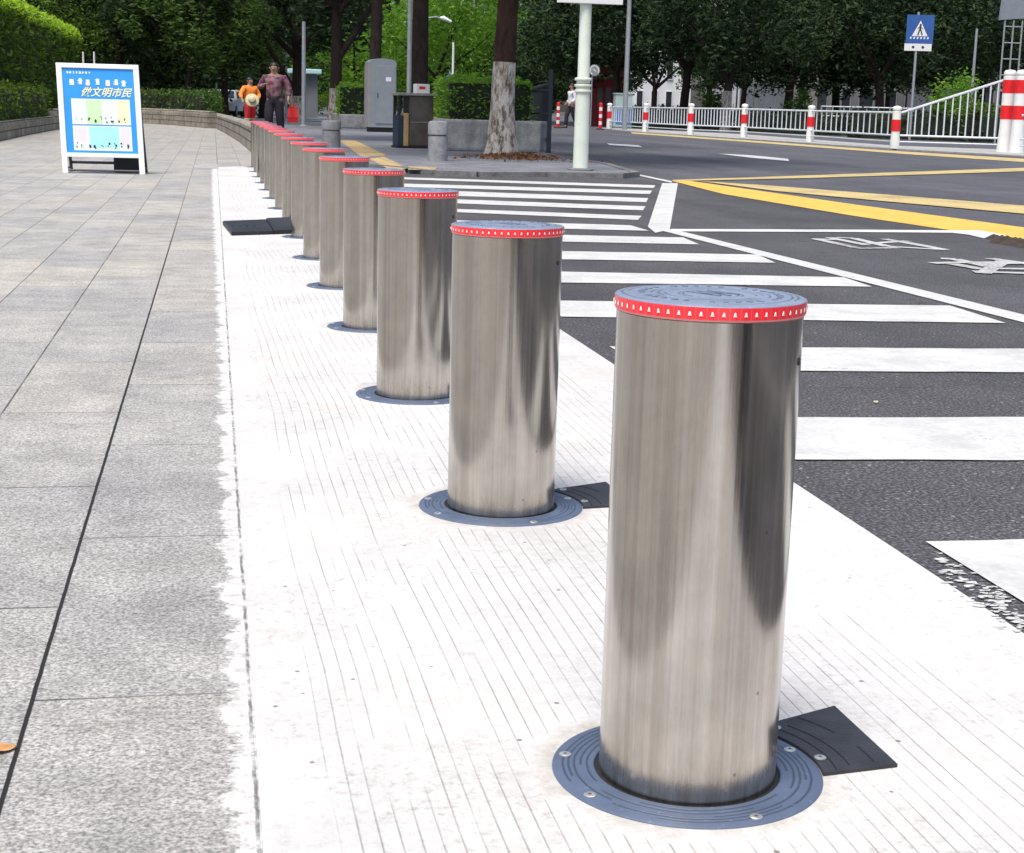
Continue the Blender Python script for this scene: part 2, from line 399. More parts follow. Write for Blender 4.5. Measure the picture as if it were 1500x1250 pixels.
M['bin_top'] = paint('stained_bin_top', (.26, .25, .235), .5, .2, 9)
M['navy'] = paint('navy_panel', (.015, .03, .06), .5, .2, 6)
M['ochre'] = paint('ochre_panel', (.42, .28, .12), .5, .2, 6)
M['board_blue'] = paint('poster_blue', (.03, .30, .76), .35, .06, 3)
M['sign_blue'] = paint('sign_blue', (.03, .10, .33), .4, .08, 3)
M['sign_white'] = paint('sign_white', (.74, .75, .76), .4, .04, 3)
M['black'] = paint('matt_black', (.015, .015, .018), .6)
M['white_card'] = paint('poster_white', (.78, .86, .90), .4, .03)
M['skin'] = paint('skin', (.34, .19, .12), .55, .1, 20)
M['hair'] = paint('black_hair', (.012, .010, .010), .5, .3, 40)
M['orange'] = paint('orange_workwear', (.85, .24, .03), .8, .12, 8)
M['maroon'] = paint('maroon_cloth', (.20, .02, .03), .8, .15, 8)
M['redcloth'] = paint('red_cloth', (.62, .02, .025), .8, .15, 8)
M['darkcloth'] = paint('dark_trousers', (.022, .018, .030), .85, .3, 12)
M['whitecloth'] = paint('white_shirt_cloth', (.66, .68, .74), .8, .08, 8)
M['straw'] = paint('pale_straw', (.52, .47, .30), .8, .2, 30)
def pattern_cloth():
    N = NT('patterned_shirt_cloth'); c = N.coord()
    v = N.n('TexVoronoi'); v.inputs['Scale'].default_value = 13; N.l(c, v.inputs['Vector'])
    k = N.xyz(v.outputs['Color'])[0]
    N.set(N.ramp(k, [(0, (.05, .035, .05)), (.3, (.18, .03, .06)), (.5, (.07, .09, .09)), (.7, (.30, .14, .17)), (1, (.08, .02, .07))]), .85); return N.m
M['pattern'] = pattern_cloth()

def bark(name, a, b, sc=5):
    N = NT(name); c = N.coord()
    f = N.noise(N.scale(c, sc, sc, sc*.35), 1.5, 6, .75)
    N.set(N.ramp(f, [(.3, a), (.7, b)]), .95, 0, .1); N.bump(f, .9, .04); return N.m
M['bark'] = bark('dark_bark', (.018, .014, .013), (.065, .048, .040))
M['bark_red'] = bark('reddish_bark', (.025, .015, .013), (.085, .05, .04))
def whitewash():
    N = NT('flaking_whitewash'); c = N.coord()
    f = N.noise(N.scale(c, 14, 14, 4.5), 1.0, 5, .75)
    f2 = N.noise(c, 3, 4, .6)
    base = N.ramp(f, [(.40, (.12, .085, .06)), (.47, (.34, .29, .24)), (.55, (.60, .56, .51))])
    base = N.mix(N.ramp(f2, [(.5, 0), (.7, .4)]), base, (.30, .24, .18))
    N.set(base, .9); N.bump(f, .8, .03); return N.m
M['whitewash'] = whitewash()
def leafmat(name, dark, lite, trans=.35, rough=.62):
    N = NT(name)
    rnd = N.n('ObjectInfo').outputs['Random']
    g = N.n('NewGeometry'); p = g.outputs['Position']
    f = N.math('ADD', N.math('MULTIPLY', g.outputs['Random Per Island'], .65), N.math('MULTIPLY', N.noise(p, .8, 3), .35))
    col = N.ramp(f, [(.15, dark), (.55, tuple((x+y)/2 for x, y in zip(dark, lite))), (.85, lite)])
    N.set(col, rough, 0, .2)
    tr = N.n('BsdfTranslucent'); N.l(N.mix(1.0, col, (1.5, 1.7, .7), 'MULTIPLY'), tr.inputs[0])
    mx = N.n('MixShader'); mx.inputs[0].default_value = trans
    N.l(N.b.outputs[0], mx.inputs[1]); N.l(tr.outputs[0], mx.inputs[2]); N.l(mx.outputs[0], N.o.inputs['Surface'])
    return N.m
M['leaf_dark'] = leafmat('shade_dark_leaves', (.012, .024, .014), (.050, .088, .032), .20)  # shade of the dark crowns is put into this leaf colour
M['leaf_mid'] = leafmat('mid_green_leaves', (.028, .060, .018), (.100, .175, .038), .30)
M['leaf_bright'] = leafmat('sunlit_tone_leaves', (.08, .17, .025), (.22, .38, .05), .42)  # sunlit brightness put into the leaf colour; planter hedges share it
M['leaf_hedge'] = leafmat('hedge_leaves', (.026, .058, .014), (.16, .26, .035), .28)
M['leaf_lit_top'] = leafmat('yellow_green_lit_top_leaves', (.20, .34, .03), (.48, .62, .07), .4)  # sunlit look of the hedge top, put into the leaf colour
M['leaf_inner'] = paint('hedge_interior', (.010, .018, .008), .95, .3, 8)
M['dry_litter'] = leafmat('dry_leaf_litter', (.10, .045, .025), (.28, .14, .07), .1)
M['pale_wall'] = paint('pale_render', (.68, .69, .70), .8, .06, 1)
M['grey_wall'] = paint('grey_render', (.16, .17, .185), .8, .15, 1)
M['dark_glass'] = paint('dark_glazing', (.03, .035, .045), .15, .2, 1)
M['cyan_roof'] = paint('pale_cyan_canopy', (.45, .68, .72), .4, .05, 2)
M['kiosk_red'] = paint('dull_red_panel', (.30, .03, .05), .5, .2, 4)
M['blue_cloth'] = paint('blue_canvas', (.06, .16, .38), .7, .2, 4)
M['pale_green'] = paint('pale_green_box', (.36, .47, .46), .5, .06, 4)
for nm, col in dict(p_green=(.55, .80, .45), p_yellow=(.80, .80, .50), p_pink=(.80, .68, .72), p_cyan=(.35, .78, .90), p_lilac=(.70, .74, .86), p_white=(.75, .84, .90)).items():
    M[nm] = paint('poster_'+nm[2:], col, .4, .05, 5)

# ------------------------------------------------------------------ mesh helpers
class MB:
    def __init__(s): s.v = []; s.f = []; s.mi = []
    def add(s, vs, fs, mi=0):
        k = len(s.v); s.v += [tuple(v) for v in vs]; s.f += [tuple(k+i for i in f) for f in fs]; s.mi += [mi]*len(fs); return s
    def box(s, c, d, rz=0.0, mi=0, rot=None):
        cx, cy, cz = c; x, y, z = d[0]/2, d[1]/2, d[2]/2
        mt = rot if rot is not None else Matrix.Rotation(rz, 3, 'Z')
        P = [mt @ Vector((i*x, j*y, k*z)) + Vector(c) for k in (-1, 1) for (i, j) in ((-1, -1), (1, -1), (1, 1), (-1, 1))]
        return s.add(P, [(3, 2, 1, 0), (4, 5, 6, 7), (0, 1, 5, 4), (1, 2, 6, 5), (2, 3, 7, 6), (3, 0, 4, 7)], mi)
    def tube(s, pts, rad, n=12, mi=0, cap=True):
        pts = [Vector(p) for p in pts]
        if not isinstance(rad, (list, tuple)): rad = [rad]*len(pts)
        vs, fs = [], []
        ref = None
        for i, p in enumerate(pts):
            t = (pts[min(i+1, len(pts)-1)] - pts[max(i-1, 0)]).normalized()
            if ref is None: ref = Vector((1, 0, 0)) if abs(t.x) < .9 else Vector((0, 1, 0))
            a = (ref - t*ref.dot(t)).normalized(); b = t.cross(a); ref = a
            for k in range(n):
                th = 2*PI*k/n; vs.append(p + (a*math.cos(th)+b*math.sin(th))*rad[i])
        for i in range(len(pts)-1):
            for k in range(n):
                k2 = (k+1) % n; fs.append((i*n+k, i*n+k2, (i+1)*n+k2, (i+1)*n+k))
        if cap:
            fs.append(tuple(range(n-1, -1, -1))); fs.append(tuple((len(pts)-1)*n+k for k in range(n)))
        return s.add(vs, fs, mi)
    def lathe(s, prof, n=32, mi=0, c=(0, 0, 0), cap=False, closed=False):
        vs, fs = [], []
        for (r, z) in prof:
            for k in range(n):
                th = 2*PI*k/n; vs.append((c[0]+r*math.cos(th), c[1]+r*math.sin(th), c[2]+z))
        m_ = len(prof)
        for i in range(m_ if closed else m_-1):
            j = (i+1) % m_
            for k in range(n):
                k2 = (k+1) % n; fs.append((i*n+k, i*n+k2, j*n+k2, j*n+k))
        if cap:
            fs.append(tuple(range(n-1, -1, -1))); fs.append(tuple((m_-1)*n+k for k in range(n)))
        return s.add(vs, fs, mi)
    def prism(s, poly, z0, z1, mi=0):
        n = len(poly)
        a = sum(poly[i][0]*poly[(i+1) % n][1]-poly[(i+1) % n][0]*poly[i][1] for i in range(n))
        if a < 0: poly = poly[::-1]
        vs = [(p[0], p[1], z0) for p in poly]+[(p[0], p[1], z1) for p in poly]
        fs = [tuple(range(n-1, -1, -1)), tuple(range(n, 2*n))]+[(i, (i+1) % n, n+(i+1) % n, n+i) for i in range(n)]
        return s.add(vs, fs, mi)
    def sheet(s, poly, z, mi=0):
        n = len(poly)
        a = sum(poly[i][0]*poly[(i+1) % n][1]-poly[(i+1) % n][0]*poly[i][1] for i in range(n))
        if a < 0: poly = poly[::-1]
        return s.add([(p[0], p[1], z) for p in poly], [tuple(range(n))], mi)
    def build(s, name, mats, parent=None, smooth=False, bevel=0.0, loc=None):
        me = bpy.data.meshes.new(name); me.from_pydata(s.v, [], s.f)
        for m_ in (mats if isinstance(mats, (list, tuple)) else [mats]): me.materials.append(m_)
        me.polygons.foreach_set('material_index', s.mi)
        if smooth:
            me.polygons.foreach_set('use_smooth', [True]*len(me.polygons))
        me.update()
        if bevel:
            bm = bmesh.new(); bm.from_mesh(me)
            bmesh.ops.recalc_face_normals(bm, faces=bm.faces)
            ed = [e for e in bm.edges if len(e.link_faces) == 2 and e.calc_face_angle(0) > .6]
            bmesh.ops.bevel(bm, geom=ed, offset=bevel, segments=2, affect='EDGES', profile=.6)
            bm.to_mesh(me); bm.free()
        if smooth:
            try: me.set_sharp_from_angle(angle=R_(38))
            except Exception: pass
        o = bpy.data.objects.new(name, me); C.objects.link(o)
        if parent: o.parent = parent
        if loc: o.location = loc
        return o

def tag(o, label=None, cat=None, group=None, kind=None):
    if label: o['label'] = label
    if cat: o['category'] = cat
    if group: o['group'] = group
    if kind: o['kind'] = kind
    return o
def thing(name, loc, label, cat, group=None, rz=0.0):
    o = bpy.data.objects.new(name, None); C.objects.link(o); o.empty_display_size = .2
    o.location = loc; o.rotation_euler = (0, 0, rz)
    return tag(o, label, cat, group)
def kids(o): return [c for c in bpy.data.objects if c.parent == o]
def dup(o, loc, rz, label, s=1.0):
    def cp(src, par):
        c = src.copy(); C.objects.link(c)
        if par: c.parent = par
        for k in kids(src): cp(k, c)
        return c
    c = cp(o, None); c.location = loc; c.rotation_euler = (0, 0, rz); c.scale = (s, s, s); c['label'] = label
    return c
def struct(mb, name, mats, label, **kw):
    return tag(mb.build(name, mats, **kw), label, name.replace('_', ' '), None, 'structure')
def xy(p): return (p.x, p.y)

# ------------------------------------------------------------------ ground setting
b = MB(); b.sheet([(-700, -300), (900, -300), (900, 1300), (-700, 1300)], -.03)
struct(b, 'ground', M['soil'], 'dark soil ground reaching away under the trees')
b = MB(); b.sheet([(1.0, -60), (60, -60), (60, 400), (1.0, 400)], -.004)
struct(b, 'road', M['asphalt_old'], 'worn blue grey asphalt road behind the yellow lines')
b = MB()
b.sheet([(1.25, -60), (5.6, -60), xy(G(1500, 352)), xy(G(1240, 309)), xy(G(1000, 273)), (5.2, 18.6), (5.0, 19.6), (1.25, 20.2)], .0)
struct(b, 'crosswalk_asphalt', M['asphalt_new'], 'dark speckled asphalt under the crosswalk stripes')
b = MB(); b.sheet([(-60, -60), (.045, -60), (.045, 20.3), (.62, 21.2), (.62, 63), (-60, 63)], .001)
struct(b, 'footway', M['granite'], 'grey granite tile footway left of the white strip')
b = MB(); b.prism([(.0452, -60), (1.275, -60), (1.275, 19.3), (.95, 20.6), (.25, 20.9), (.0452, 20.3)], -.05, .0015)
struct(b, 'concrete_strip', M['concrete'], 'white raked concrete strip carrying the row of bollards')
# footway of the far corner, raised by a kerb
SZ = .05
ker = [G(430, 236), G(500, 243), G(600, 252), G(640, 257), G(700, 259), G(800, 259), G(855, 260), G(900, 261), G(925, 258.5), G(905, 252.5), G(882, 245)]
ker = [xy(k) for k in ker] + [(5.75, 28), (6.6, 60), (7.2, 120)]
b = MB(); b.prism([(.62, 24.2)] + ker + [(.62, 120)], -.04, SZ)
struct(b, 'corner_footway', M['pavers'], 'shaded grey paver footway beyond the crosswalk')
b = MB()
for i in range(len(ker)-1):
    p, q = Vector((*ker[i], 0)), Vector((*ker[i+1], 0)); d = (q-p).normalized(); n = Vector((d.y, -d.x, 0))*.11
    b.prism([xy(p), xy(q), xy(q+n), xy(p+n)], -.04, SZ+.012 if i % 2 else SZ+.0105)
struct(b, 'kerb', M['kerb'], 'worn stone kerb round the far corner footway')
b = MB()
for a in [((497, 206), (520, 206), (566, 228), (530, 231)), ((541, 233), (562, 230), (598, 247), (574, 251)), ((598, 244), (640, 246), (636, 250), (598, 249))]:
    b.sheet([xy(G(px, py, SZ)) for px, py in a], SZ+.004)
struct(b, 'tactile_paving', M['tactile'], 'worn yellow tactile paving on the corner footway')
b = MB(); b.prism([xy(G(283, 242)), xy(G(320, 241)), xy(G(320, 247)), xy(G(286, 248))], -.01, .004)
struct(b, 'repair_slab', M['pale_slab'], 'pale slab set in the footway beyond the a board')

# markings
st = [((1.36, 2.79), (3.2, 2.76), (1.36, 2.27), (3.2, 2.24)),
      ((1.56, 4.04), (3.2, 3.97), (1.37, 3.52), (3.2, 3.38)),
      ((2.06, 5.31), (3.2, 5.26), (1.88, 4.81), (3.2, 4.73)),
      ((1.46, 6.67), (3.21, 6.55), (1.34, 6.15), (3.18, 5.97)),
      ((1.72, 7.91), (3.19, 7.74), (1.61, 7.40), (3.16, 7.30)),
      ((1.97, 9.09), (3.16, 8.99), (1.86, 8.58), (3.09, 8.49)),
      ((2.24, 10.30), (3.06, 10.20), (2.13, 9.76), (3.01, 9.67)),
      ((2.48, 11.38), (2.98, 11.27), (2.36, 10.85), (2.98, 10.76)),
      ((1.94, 12.86), (3.35, 12.34), (1.91, 12.44), (3.19, 11.86)),
      ((2.18, 14.22), (3.73, 13.62), (2.08, 13.61), (3.55, 13.04)),
      ((2.39, 15.64), (4.12, 14.96), (2.26, 14.78), (3.91, 14.26)),
      ((2.33, 16.95), (4.56, 16.43), (2.24, 16.23), (4.35, 15.73)),
      ((2.54, 18.43), (4.95, 17.70), (2.46, 17.91), (4.75, 17.04))]
b = MB()
for bl, br_, fl, fr in st:
    def ext(l, r):
        t = (1.355-l[0])/(r[0]-l[0]); return (1.355, l[1]+t*(r[1]-l[1]))
    L1, L0 = ext(bl, br_), ext(fl, fr)
    n = 14
    top = [(L1[0]+(br_[0]-L1[0])*i/n, L1[1]+(br_[1]-L1[1])*i/n+random.uniform(-.006, .006)) for i in range(n+1)]
    bot = [(L0[0]+(fr[0]-L0[0])*i/n, L0[1]+(fr[1]-L0[1])*i/n+random.uniform(-.006, .006)) for i in range(n+1)]
    b.sheet(bot+top[::-1], .004)
struct(b, 'crosswalk_stripes', M['white_mark'], 'white crosswalk stripes across the dark asphalt')
def strip_px(b, pts, z=.004):
    b.sheet([xy(G(*p)) for p in pts], z)
b = MB()
strip_px(b, [(970, 269), (993, 269), (981, 337), (960, 342), (949, 333)])
b.sheet([(3.07, 10.98), (3.20, 10.90), (3.40, 6.3), (3.47, 2), (3.5, -5), (3.38, -5), (3.36, 2), (3.27, 5.97)], .0042)
strip_px(b, [(931, 257), (936, 256), (984, 266), (984, 268.5)], .0043)
struct(b, 'lane_edge_line', M['white_mark'], 'thick white lane line bending past the stripe ends')
b = MB()
strip_px(b, [(983, 336.5), (1250, 337.5), (1395, 338.5), (1435, 338.5), (1470, 345), (1480, 350), (1440, 350), (1420, 345), (1395, 342), (1250, 341), (983, 340)], .0048)
struct(b, 'thin_lane_line', M['thin_mark'], 'thin white line curling at its right end')
b = MB(); strip_px(b, [(985, 266), (1010, 265.5), (1250, 300), (1500, 334), (1560, 342), (1560, 364), (1500, 354), (1250, 317), (1060, 285)])
struct(b, 'yellow_lane_line', M['yellow_mark'], 'broad bright yellow line fanning from the corner')
b = MB(); strip_px(b, [(1025, 266), (1120, 272), (1300, 286), (1500, 302), (1560, 307), (1560, 320), (1500, 314), (1300, 296), (1140, 281)], .0052)
struct(b, 'faded_lane_line', M['faded_yellow'], 'faded yellow line beside the bright yellow line')
b = MB(); strip_px(b, [(985, 264.5), (1200, 257), (1500, 246.5), (1560, 244), (1560, 249), (1500, 251.5), (1200, 261), (985, 266.2)], .0056)
struct(b, 'far_yellow_line', M['faded_yellow'], 'narrow yellow line rising to the right')
b = MB()
strip_px(b, [(889, 210.5), (935, 213.2), (941, 216), (893, 212.8)]); strip_px(b, [(1052, 225.5), (1100, 228), (1154, 233), (1156, 236.5), (1100, 231.5)])
struct(b, 'lane_dashes', M['thin_mark'], 'white lane dashes on the far carriageway')
b = MB(); strip_px(b, [(925, 194), (1090, 205.5), (1310, 221.5), (1500, 233), (1620, 241), (1620, 246), (1500, 238), (1310, 225), (1090, 208), (925, 196)])
struct(b, 'median_edge_line', M['faded_yellow'], 'thin yellow edge line below the white fence')
b = MB(); b.prism([xy(G(*p)) for p in [(872, 188), (930, 190), (1090, 198), (1310, 215), (1480, 221), (1640, 228), (1640, 238), (1500, 230), (1310, 219.5), (1090, 204.5), (925, 193.5)]], -.02, .03)
struct(b, 'median_strip', M['pale_slab'], 'pale concrete median strip below the white fence')
# painted symbols: thin strokes, seen at a raking angle
b = MB()
def strokes(b, segs, w, z):
    for (p, q) in segs:
        p = G(*p); q = G(*q); d = (q-p).normalized(); n = Vector((-d.y, d.x, 0))*w/2
        z += .00006
        b.sheet([xy(p-n), xy(q-n), xy(q+n), xy(p+n)], z)
strokes(b, [((1190, 351), (1225, 352)), ((1195, 351), (1255, 364)), ((1255, 365), (1315, 364)), ((1215, 349), (1270, 360)), ((1250, 350), (1300, 362)), ((1270, 358), (1330, 354)),
            ((1295, 351), (1385, 367)), ((1300, 362), (1385, 367)), ((1320, 355), (1365, 363)), ((1225, 349), (1250, 350))], .075, .0044)
strokes(b, [((1365, 387), (1400, 386)), ((1378, 380), (1400, 381)), ((1398, 381), (1450, 392)), ((1395, 388), (1440, 396)), ((1425, 399), (1560, 404)), ((1450, 380), (1520, 390)),
            ((1440, 388), (1520, 386)), ((1470, 384), (1440, 402)), ((1400, 386), (1470, 386)), ((1460, 395), (1560, 396))], .09, .0058)
struct(b, 'painted_symbol', M['worn_white'], 'worn white painted characters on the asphalt')
# paint spill by the near stripe and crack by the yellow line
b = MB(); rg = random.Random(5)
for k in range(150):
    t = rg.random(); px = 1375+t*125; py = 825+t*92+rg.gauss(0, 13); c = G(px, py); s_ = rg.uniform(.0015, .007)
    b.sheet([(c.x+s_*(1.6 if i % 2 else .8)*math.cos(i*PI/4)*rg.uniform(.7, 2.0), c.y+s_*math.sin(i*PI/4)*rg.uniform(.5, 1.3)) for i in range(8)], .0015+k*.000015)
struct(b, 'paint_drips', M['white_mark'], 'white paint drips along the strip by the nearest stripe')
b = MB(); rg = random.Random(6)
for k in range(60):
    t = rg.random(); px = 1452+t*60; py = 350+t*10+rg.uniform(-3, 6); c = G(px, py); s_ = rg.uniform(.02, .06)
    b.add([(c.x-s_, c.y, .004), (c.x+s_, c.y-s_*.3, .004), (c.x+s_*.6, c.y+s_*.5, .004), (c.x, c.y+s_*.1, .004+s_*.5)], [(0, 1, 3), (1, 2, 3), (2, 0, 3)])
tag(b.build('road_rubble', paint('dark_rubble', (.06, .045, .035), .9, .4, 30)), 'dark crumbled debris along the yellow line', 'rubble', None, 'stuff')

# ------------------------------------------------------------------ bollards
BR = .1105
def make_bollard(H, label):
    t = thing('retractable_bollard', (0, 0, .006), label, 'bollard', 'steel retractable bollards along the white strip')
    N_ = 96
    HB = H-.0190                                    # top of the steel casing
    b = MB(); b.lathe([(BR-.004, -.002), (BR, -.002), (BR, HB-.0015), (BR-.0015, HB), (BR-.006, HB)], N_); cs = b.build('steel_casing', M['steel'], t, smooth=True)
    # key hole on the flank
    a = R_(-34); b = MB(); c_ = Vector((math.cos(a)*BR, math.sin(a)*BR, HB-.052)); d = Vector((math.cos(a), math.sin(a), 0))
    b.tube([c_-d*.002, c_+d*.0008], .0048, 16, 0); b.build('key_hole', M['black'], cs)
    b = MB(); b.lathe([(BR-.004, HB), (BR+.0015, HB), (BR+.0015, HB+.0022), (BR-.003, HB+.0022)], N_, 1)
    b.lathe([(BR-.003, HB+.0022), (BR+.0026, HB+.0022), (BR+.0030, HB+.0160), (BR-.003, HB+.0160)], N_, 0)
    band = b.build('light_band', [M['redband'], M['pinktrim']], t, smooth=True)
    b = MB(); n = 56
    for k in range(n):
        th = 2*PI*(k+.5)/n; rr = BR+.0036
        def P(u, v): 
            q = th+u/rr; return (rr*math.cos(q), rr*math.sin(q), HB+v)
        wd, z0, z1 = .0021, .0062, .0112
        apex = (math.cos(th)*(rr+.0008), math.sin(th)*(rr+.0008), HB+.0090)
        b.add([P(-wd, z0), P(wd, z0), P(wd*.35, z1), P(-wd*.35, z1), apex], [(0, 1, 4), (1, 2, 4), (2, 3, 4), (3, 0, 4), (3, 2, 1, 0)])
    b.build('reflector_dots', M['led'], band)
    b = MB(); b.lathe([(BR-.002, HB+.0157), (BR+.0026, HB+.0161), (BR+.0022, HB+.0170), (BR-.0005, HB+.0181), (BR-.006, HB+.0187), (.094, HB+.0191), (.072, HB+.0187), (.060, HB+.0191), (.0405, HB+.0188), (.001, HB+.0191)], N_)
    cap = b.build('cap', M['cap'], t, smooth=True)
    b = MB(); zt = HB+.0196; rg = random.Random(3)
    for (cx, cy, l, an) in [(-.012, .004, .040, .5), (.002, .010, .040, .5), (.015, .016, .036, .5), (-.004, -.010, .03, .62), (.012, -.006, .03, .42), (.026, .004, .026, .5)]:
        b.box((cx, cy, zt), (.0042, l, .0012), an)
    for k in range(34):
        th = 2*PI*k/34
        if k % 6 == 5: continue
        b.box((math.cos(th)*.082, math.sin(th)*.082, zt-.0004), (.0075, rg.uniform(.003, .0065), .0012), th+rg.uniform(-.3, .3))
    b.build('raised_lettering', M['glyph'], cap)
    # ground flange with its gap, screws and side cover
    b = MB(); b.lathe([(BR-.0045, -.0005), (.118, -.0005), (.118, .0052), (BR-.0045, .0052)], N_, closed=True); b.build('gap_shade', M['gap'], t, smooth=True)  # black ring fills the gap, standing in for its recess shade
    b = MB(); rg = random.Random(11); prof = [(.1165, 0), (.1165, .0072), (.118, .0085), (.1655, .0078), (.1695, .0055), (.170, -.004)]
    b.lathe(prof, N_); 
    fl = b.build('base_flange', M['flange'], t, smooth=True)
    def screw(x, y, z, par):
        s_ = MB(); s_.lathe([(.0078, 0), (.0078, .0012), (.0066, .002), (.0024, .0020)], 20, 0, (x, y, z)); s_.lathe([(.0025, .0019), (.0001, .0014)], 12, 1, (x, y, z))
        s_.build('screw', [M['screw'], M['screwdot']], par, smooth=True)
    for an in (14, -75, 205, 112, 158):
        screw(math.cos(R_(an))*.155, math.sin(R_(an))*.155, .0077, fl)
    b = MB(); arc = [(math.cos(R_(a_))*.1705, math.sin(R_(a_))*.1705) for a_ in range(-14, 43, 4)]
    b.prism([(.272, -.026), (.268, .178)] + arc[::-1], .002, .0095)
    cv = b.build('side_cover', M['black_cover'], t, bevel=.0012)
    b = MB()
    for (r0, a0, a1) in [(.188, -10, 40), (.208, -6, 34), (.243, 20, 36), (.243, -4, 8)]:
        pts = [(math.cos(R_(a_))*r0, math.sin(R_(a_))*r0) for a_ in range(a0, a1+1, 3)]
        pts2 = [(math.cos(R_(a_))*(r0+.0022), math.sin(R_(a_))*(r0+.0022)) for a_ in range(a0, a1+1, 3)]
        b = MB(); b.prism(pts+pts2[::-1], .0093, .0101); b.build('cover_groove', M['gap'], cv)
    screw(.179, .004, .0095, cv); screw(.156, .108, .0095, cv)
    return t
# each bollard's label names its place in the row
names = ['nearest and largest steel bollard in front, with black cover plate beside it',
 'second steel bollard from the front, black cover plate half hidden by the nearest one',
 'third steel bollard from the front, standing left of the crosswalk stripes',
 'fourth steel bollard from the front, its blue flange showing at the left',
 'fifth steel bollard from the front, between the fourth and the black rubber block',
 'sixth steel bollard from the front, just before the black rubber block',
 'seventh steel bollard from the front, beside the right end of the black rubber block',
 'eighth steel bollard from the front, just behind the black rubber block',
 'ninth steel bollard from the front, in the crowded far half of the row',
 'tenth steel bollard from the front, in the crowded far half of the row',
 'eleventh steel bollard from the front, fifth from the far end',
 'fourth steel bollard from the far end of the row',
 'third steel bollard from the far end of the row',
 'second steel bollard from the far end, beside the low stone wall',
 'last and smallest steel bollard, at the far end of the row by the stone wall']
BZ = -.003
def at_base(px, py):
    f_ = G(px, py, .0055); d_ = Vector((f_.x, f_.y)).normalized()*BR
    return (f_.x+d_.x, f_.y+d_.y)
b0 = make_bollard(.600-BZ, names[0]); b0.location = (*at_base(1003, 1178), BZ); b0.scale = (.995, .995, 1)
b1 = make_bollard(.5825-BZ, names[1])
pos = {1: at_base(733, 758), 2: at_base(608, 586)}
for i in range(1, 15):
    x, y = pos.get(i, (.5749, 1.799+1.3531*i))
    if i == 1: b1.location = (x, y, BZ)
    else: dup(b1, (x, y, BZ), 0 if i < 5 else random.uniform(-.12, .12), names[i])

# black rubber block lying on the strip
t = thing('rubber_block', (.30, 10.6, .006), 'flat black rubber kerb ramp lying across the white strip', 'rubber ramp')
def ramp_px(z): return
A, B_, Cc, D_ = G(326, 330), G(339, 346), G(434, 343), G(432, 324)
def rel(p): return (p.x-.30, p.y-10.6)
b = MB()
lo = [rel(A), rel(B_), rel(Cc), rel(D_)]
mid_f = tuple((lo[1][i]*.36+lo[2][i]*.64) for i in (0, 1)); mid_b = tuple((lo[0][i]*.42+lo[3][i]*.58) for i in (0, 1))
def slab(b, q, h):
    c = [sum(p[i] for p in q)/4 for i in (0, 1)]
    ins = [(c[0]+(p[0]-c[0])*.93, c[1]+(p[1]-c[1])*.72) for p in q]
    vs_ = [(*p, 0) for p in q]+[(*p, h*.6) for p in q]+[(*p, h) for p in ins]
    b.add(vs_, [(3, 2, 1, 0)]+[(i, (i+1) % 4, 4+(i+1) % 4, 4+i) for i in range(4)]+[(4+i, 4+(i+1) % 4, 8+(i+1) % 4, 8+i) for i in range(4)]+[(8, 9, 10, 11)])
slab(b, [lo[0], lo[1], mid_f, mid_b], .030)
for k in range(4):
    f0 = .12+k*.17; p = [lo[0][i]*(1-f0)+mid_b[i]*f0 for i in (0, 1)]; q = [lo[1][i]*(1-f0)+mid_f[i]*f0 for i in (0, 1)]
    b.box(((p[0]+q[0])/2, (p[1]+q[1])/2, .031), (.012, .45, .004), 0)
b.build('ramp_section', M['rubber'], t)
g = .003
b = MB(); slab(b, [(mid_b[0]+g, mid_b[1]), (mid_f[0]+g, mid_f[1]), lo[2], lo[3]], .036)
b.build('ramp_section', M['rubber'], t)

# dry leaf and small litter
def leaf(px, py, s, label, mat='leafdry'):
    p = G(px, py); b = MB(); vs_ = []
    n = 10
    for i in range(n+1):
        u = i/n; w_ = math.sin(PI*u)**.7*.32*(1.15-.4*u)
        vs_ += [(u-.5, w_, .06*math.sin(u*5)+.12), (u-.5, 0, .02+.05*math.sin(u*4)), (u-.5, -w_, .10+.05*math.cos(u*4))]
    fs_ = []
    for i in range(n):
        k = i*3; fs_ += [(k, k+1, k+4, k+3), (k+1, k+2, k+5, k+4)]
    b.add([(x*s, y*s, z*s+.001) for x, y, z in vs_], fs_)
    bl = b.build('blade', M[mat])
    t = thing('dry_leaf', (p.x, p.y, .002), label, 'leaf', None, random.uniform(0, 6)); bl.parent = t
    b = MB(); b.tube([(-.5*s, 0, .002+.02*s), (-.7*s, .03*s, .003), (-.85*s, .02*s, .004)], .018*s, 6); b.build('stem', M[mat], t)
leaf(3, 1102, .038, 'orange dry leaf on the joint at the left edge of the granite')
leaf(1283, 591, .022, 'small pale leaf scrap on asphalt between two near stripes', 'straw')
leaf(1095, 420, .035, 'tiny pale leaf on the asphalt beside the crosswalk stripes', 'straw')

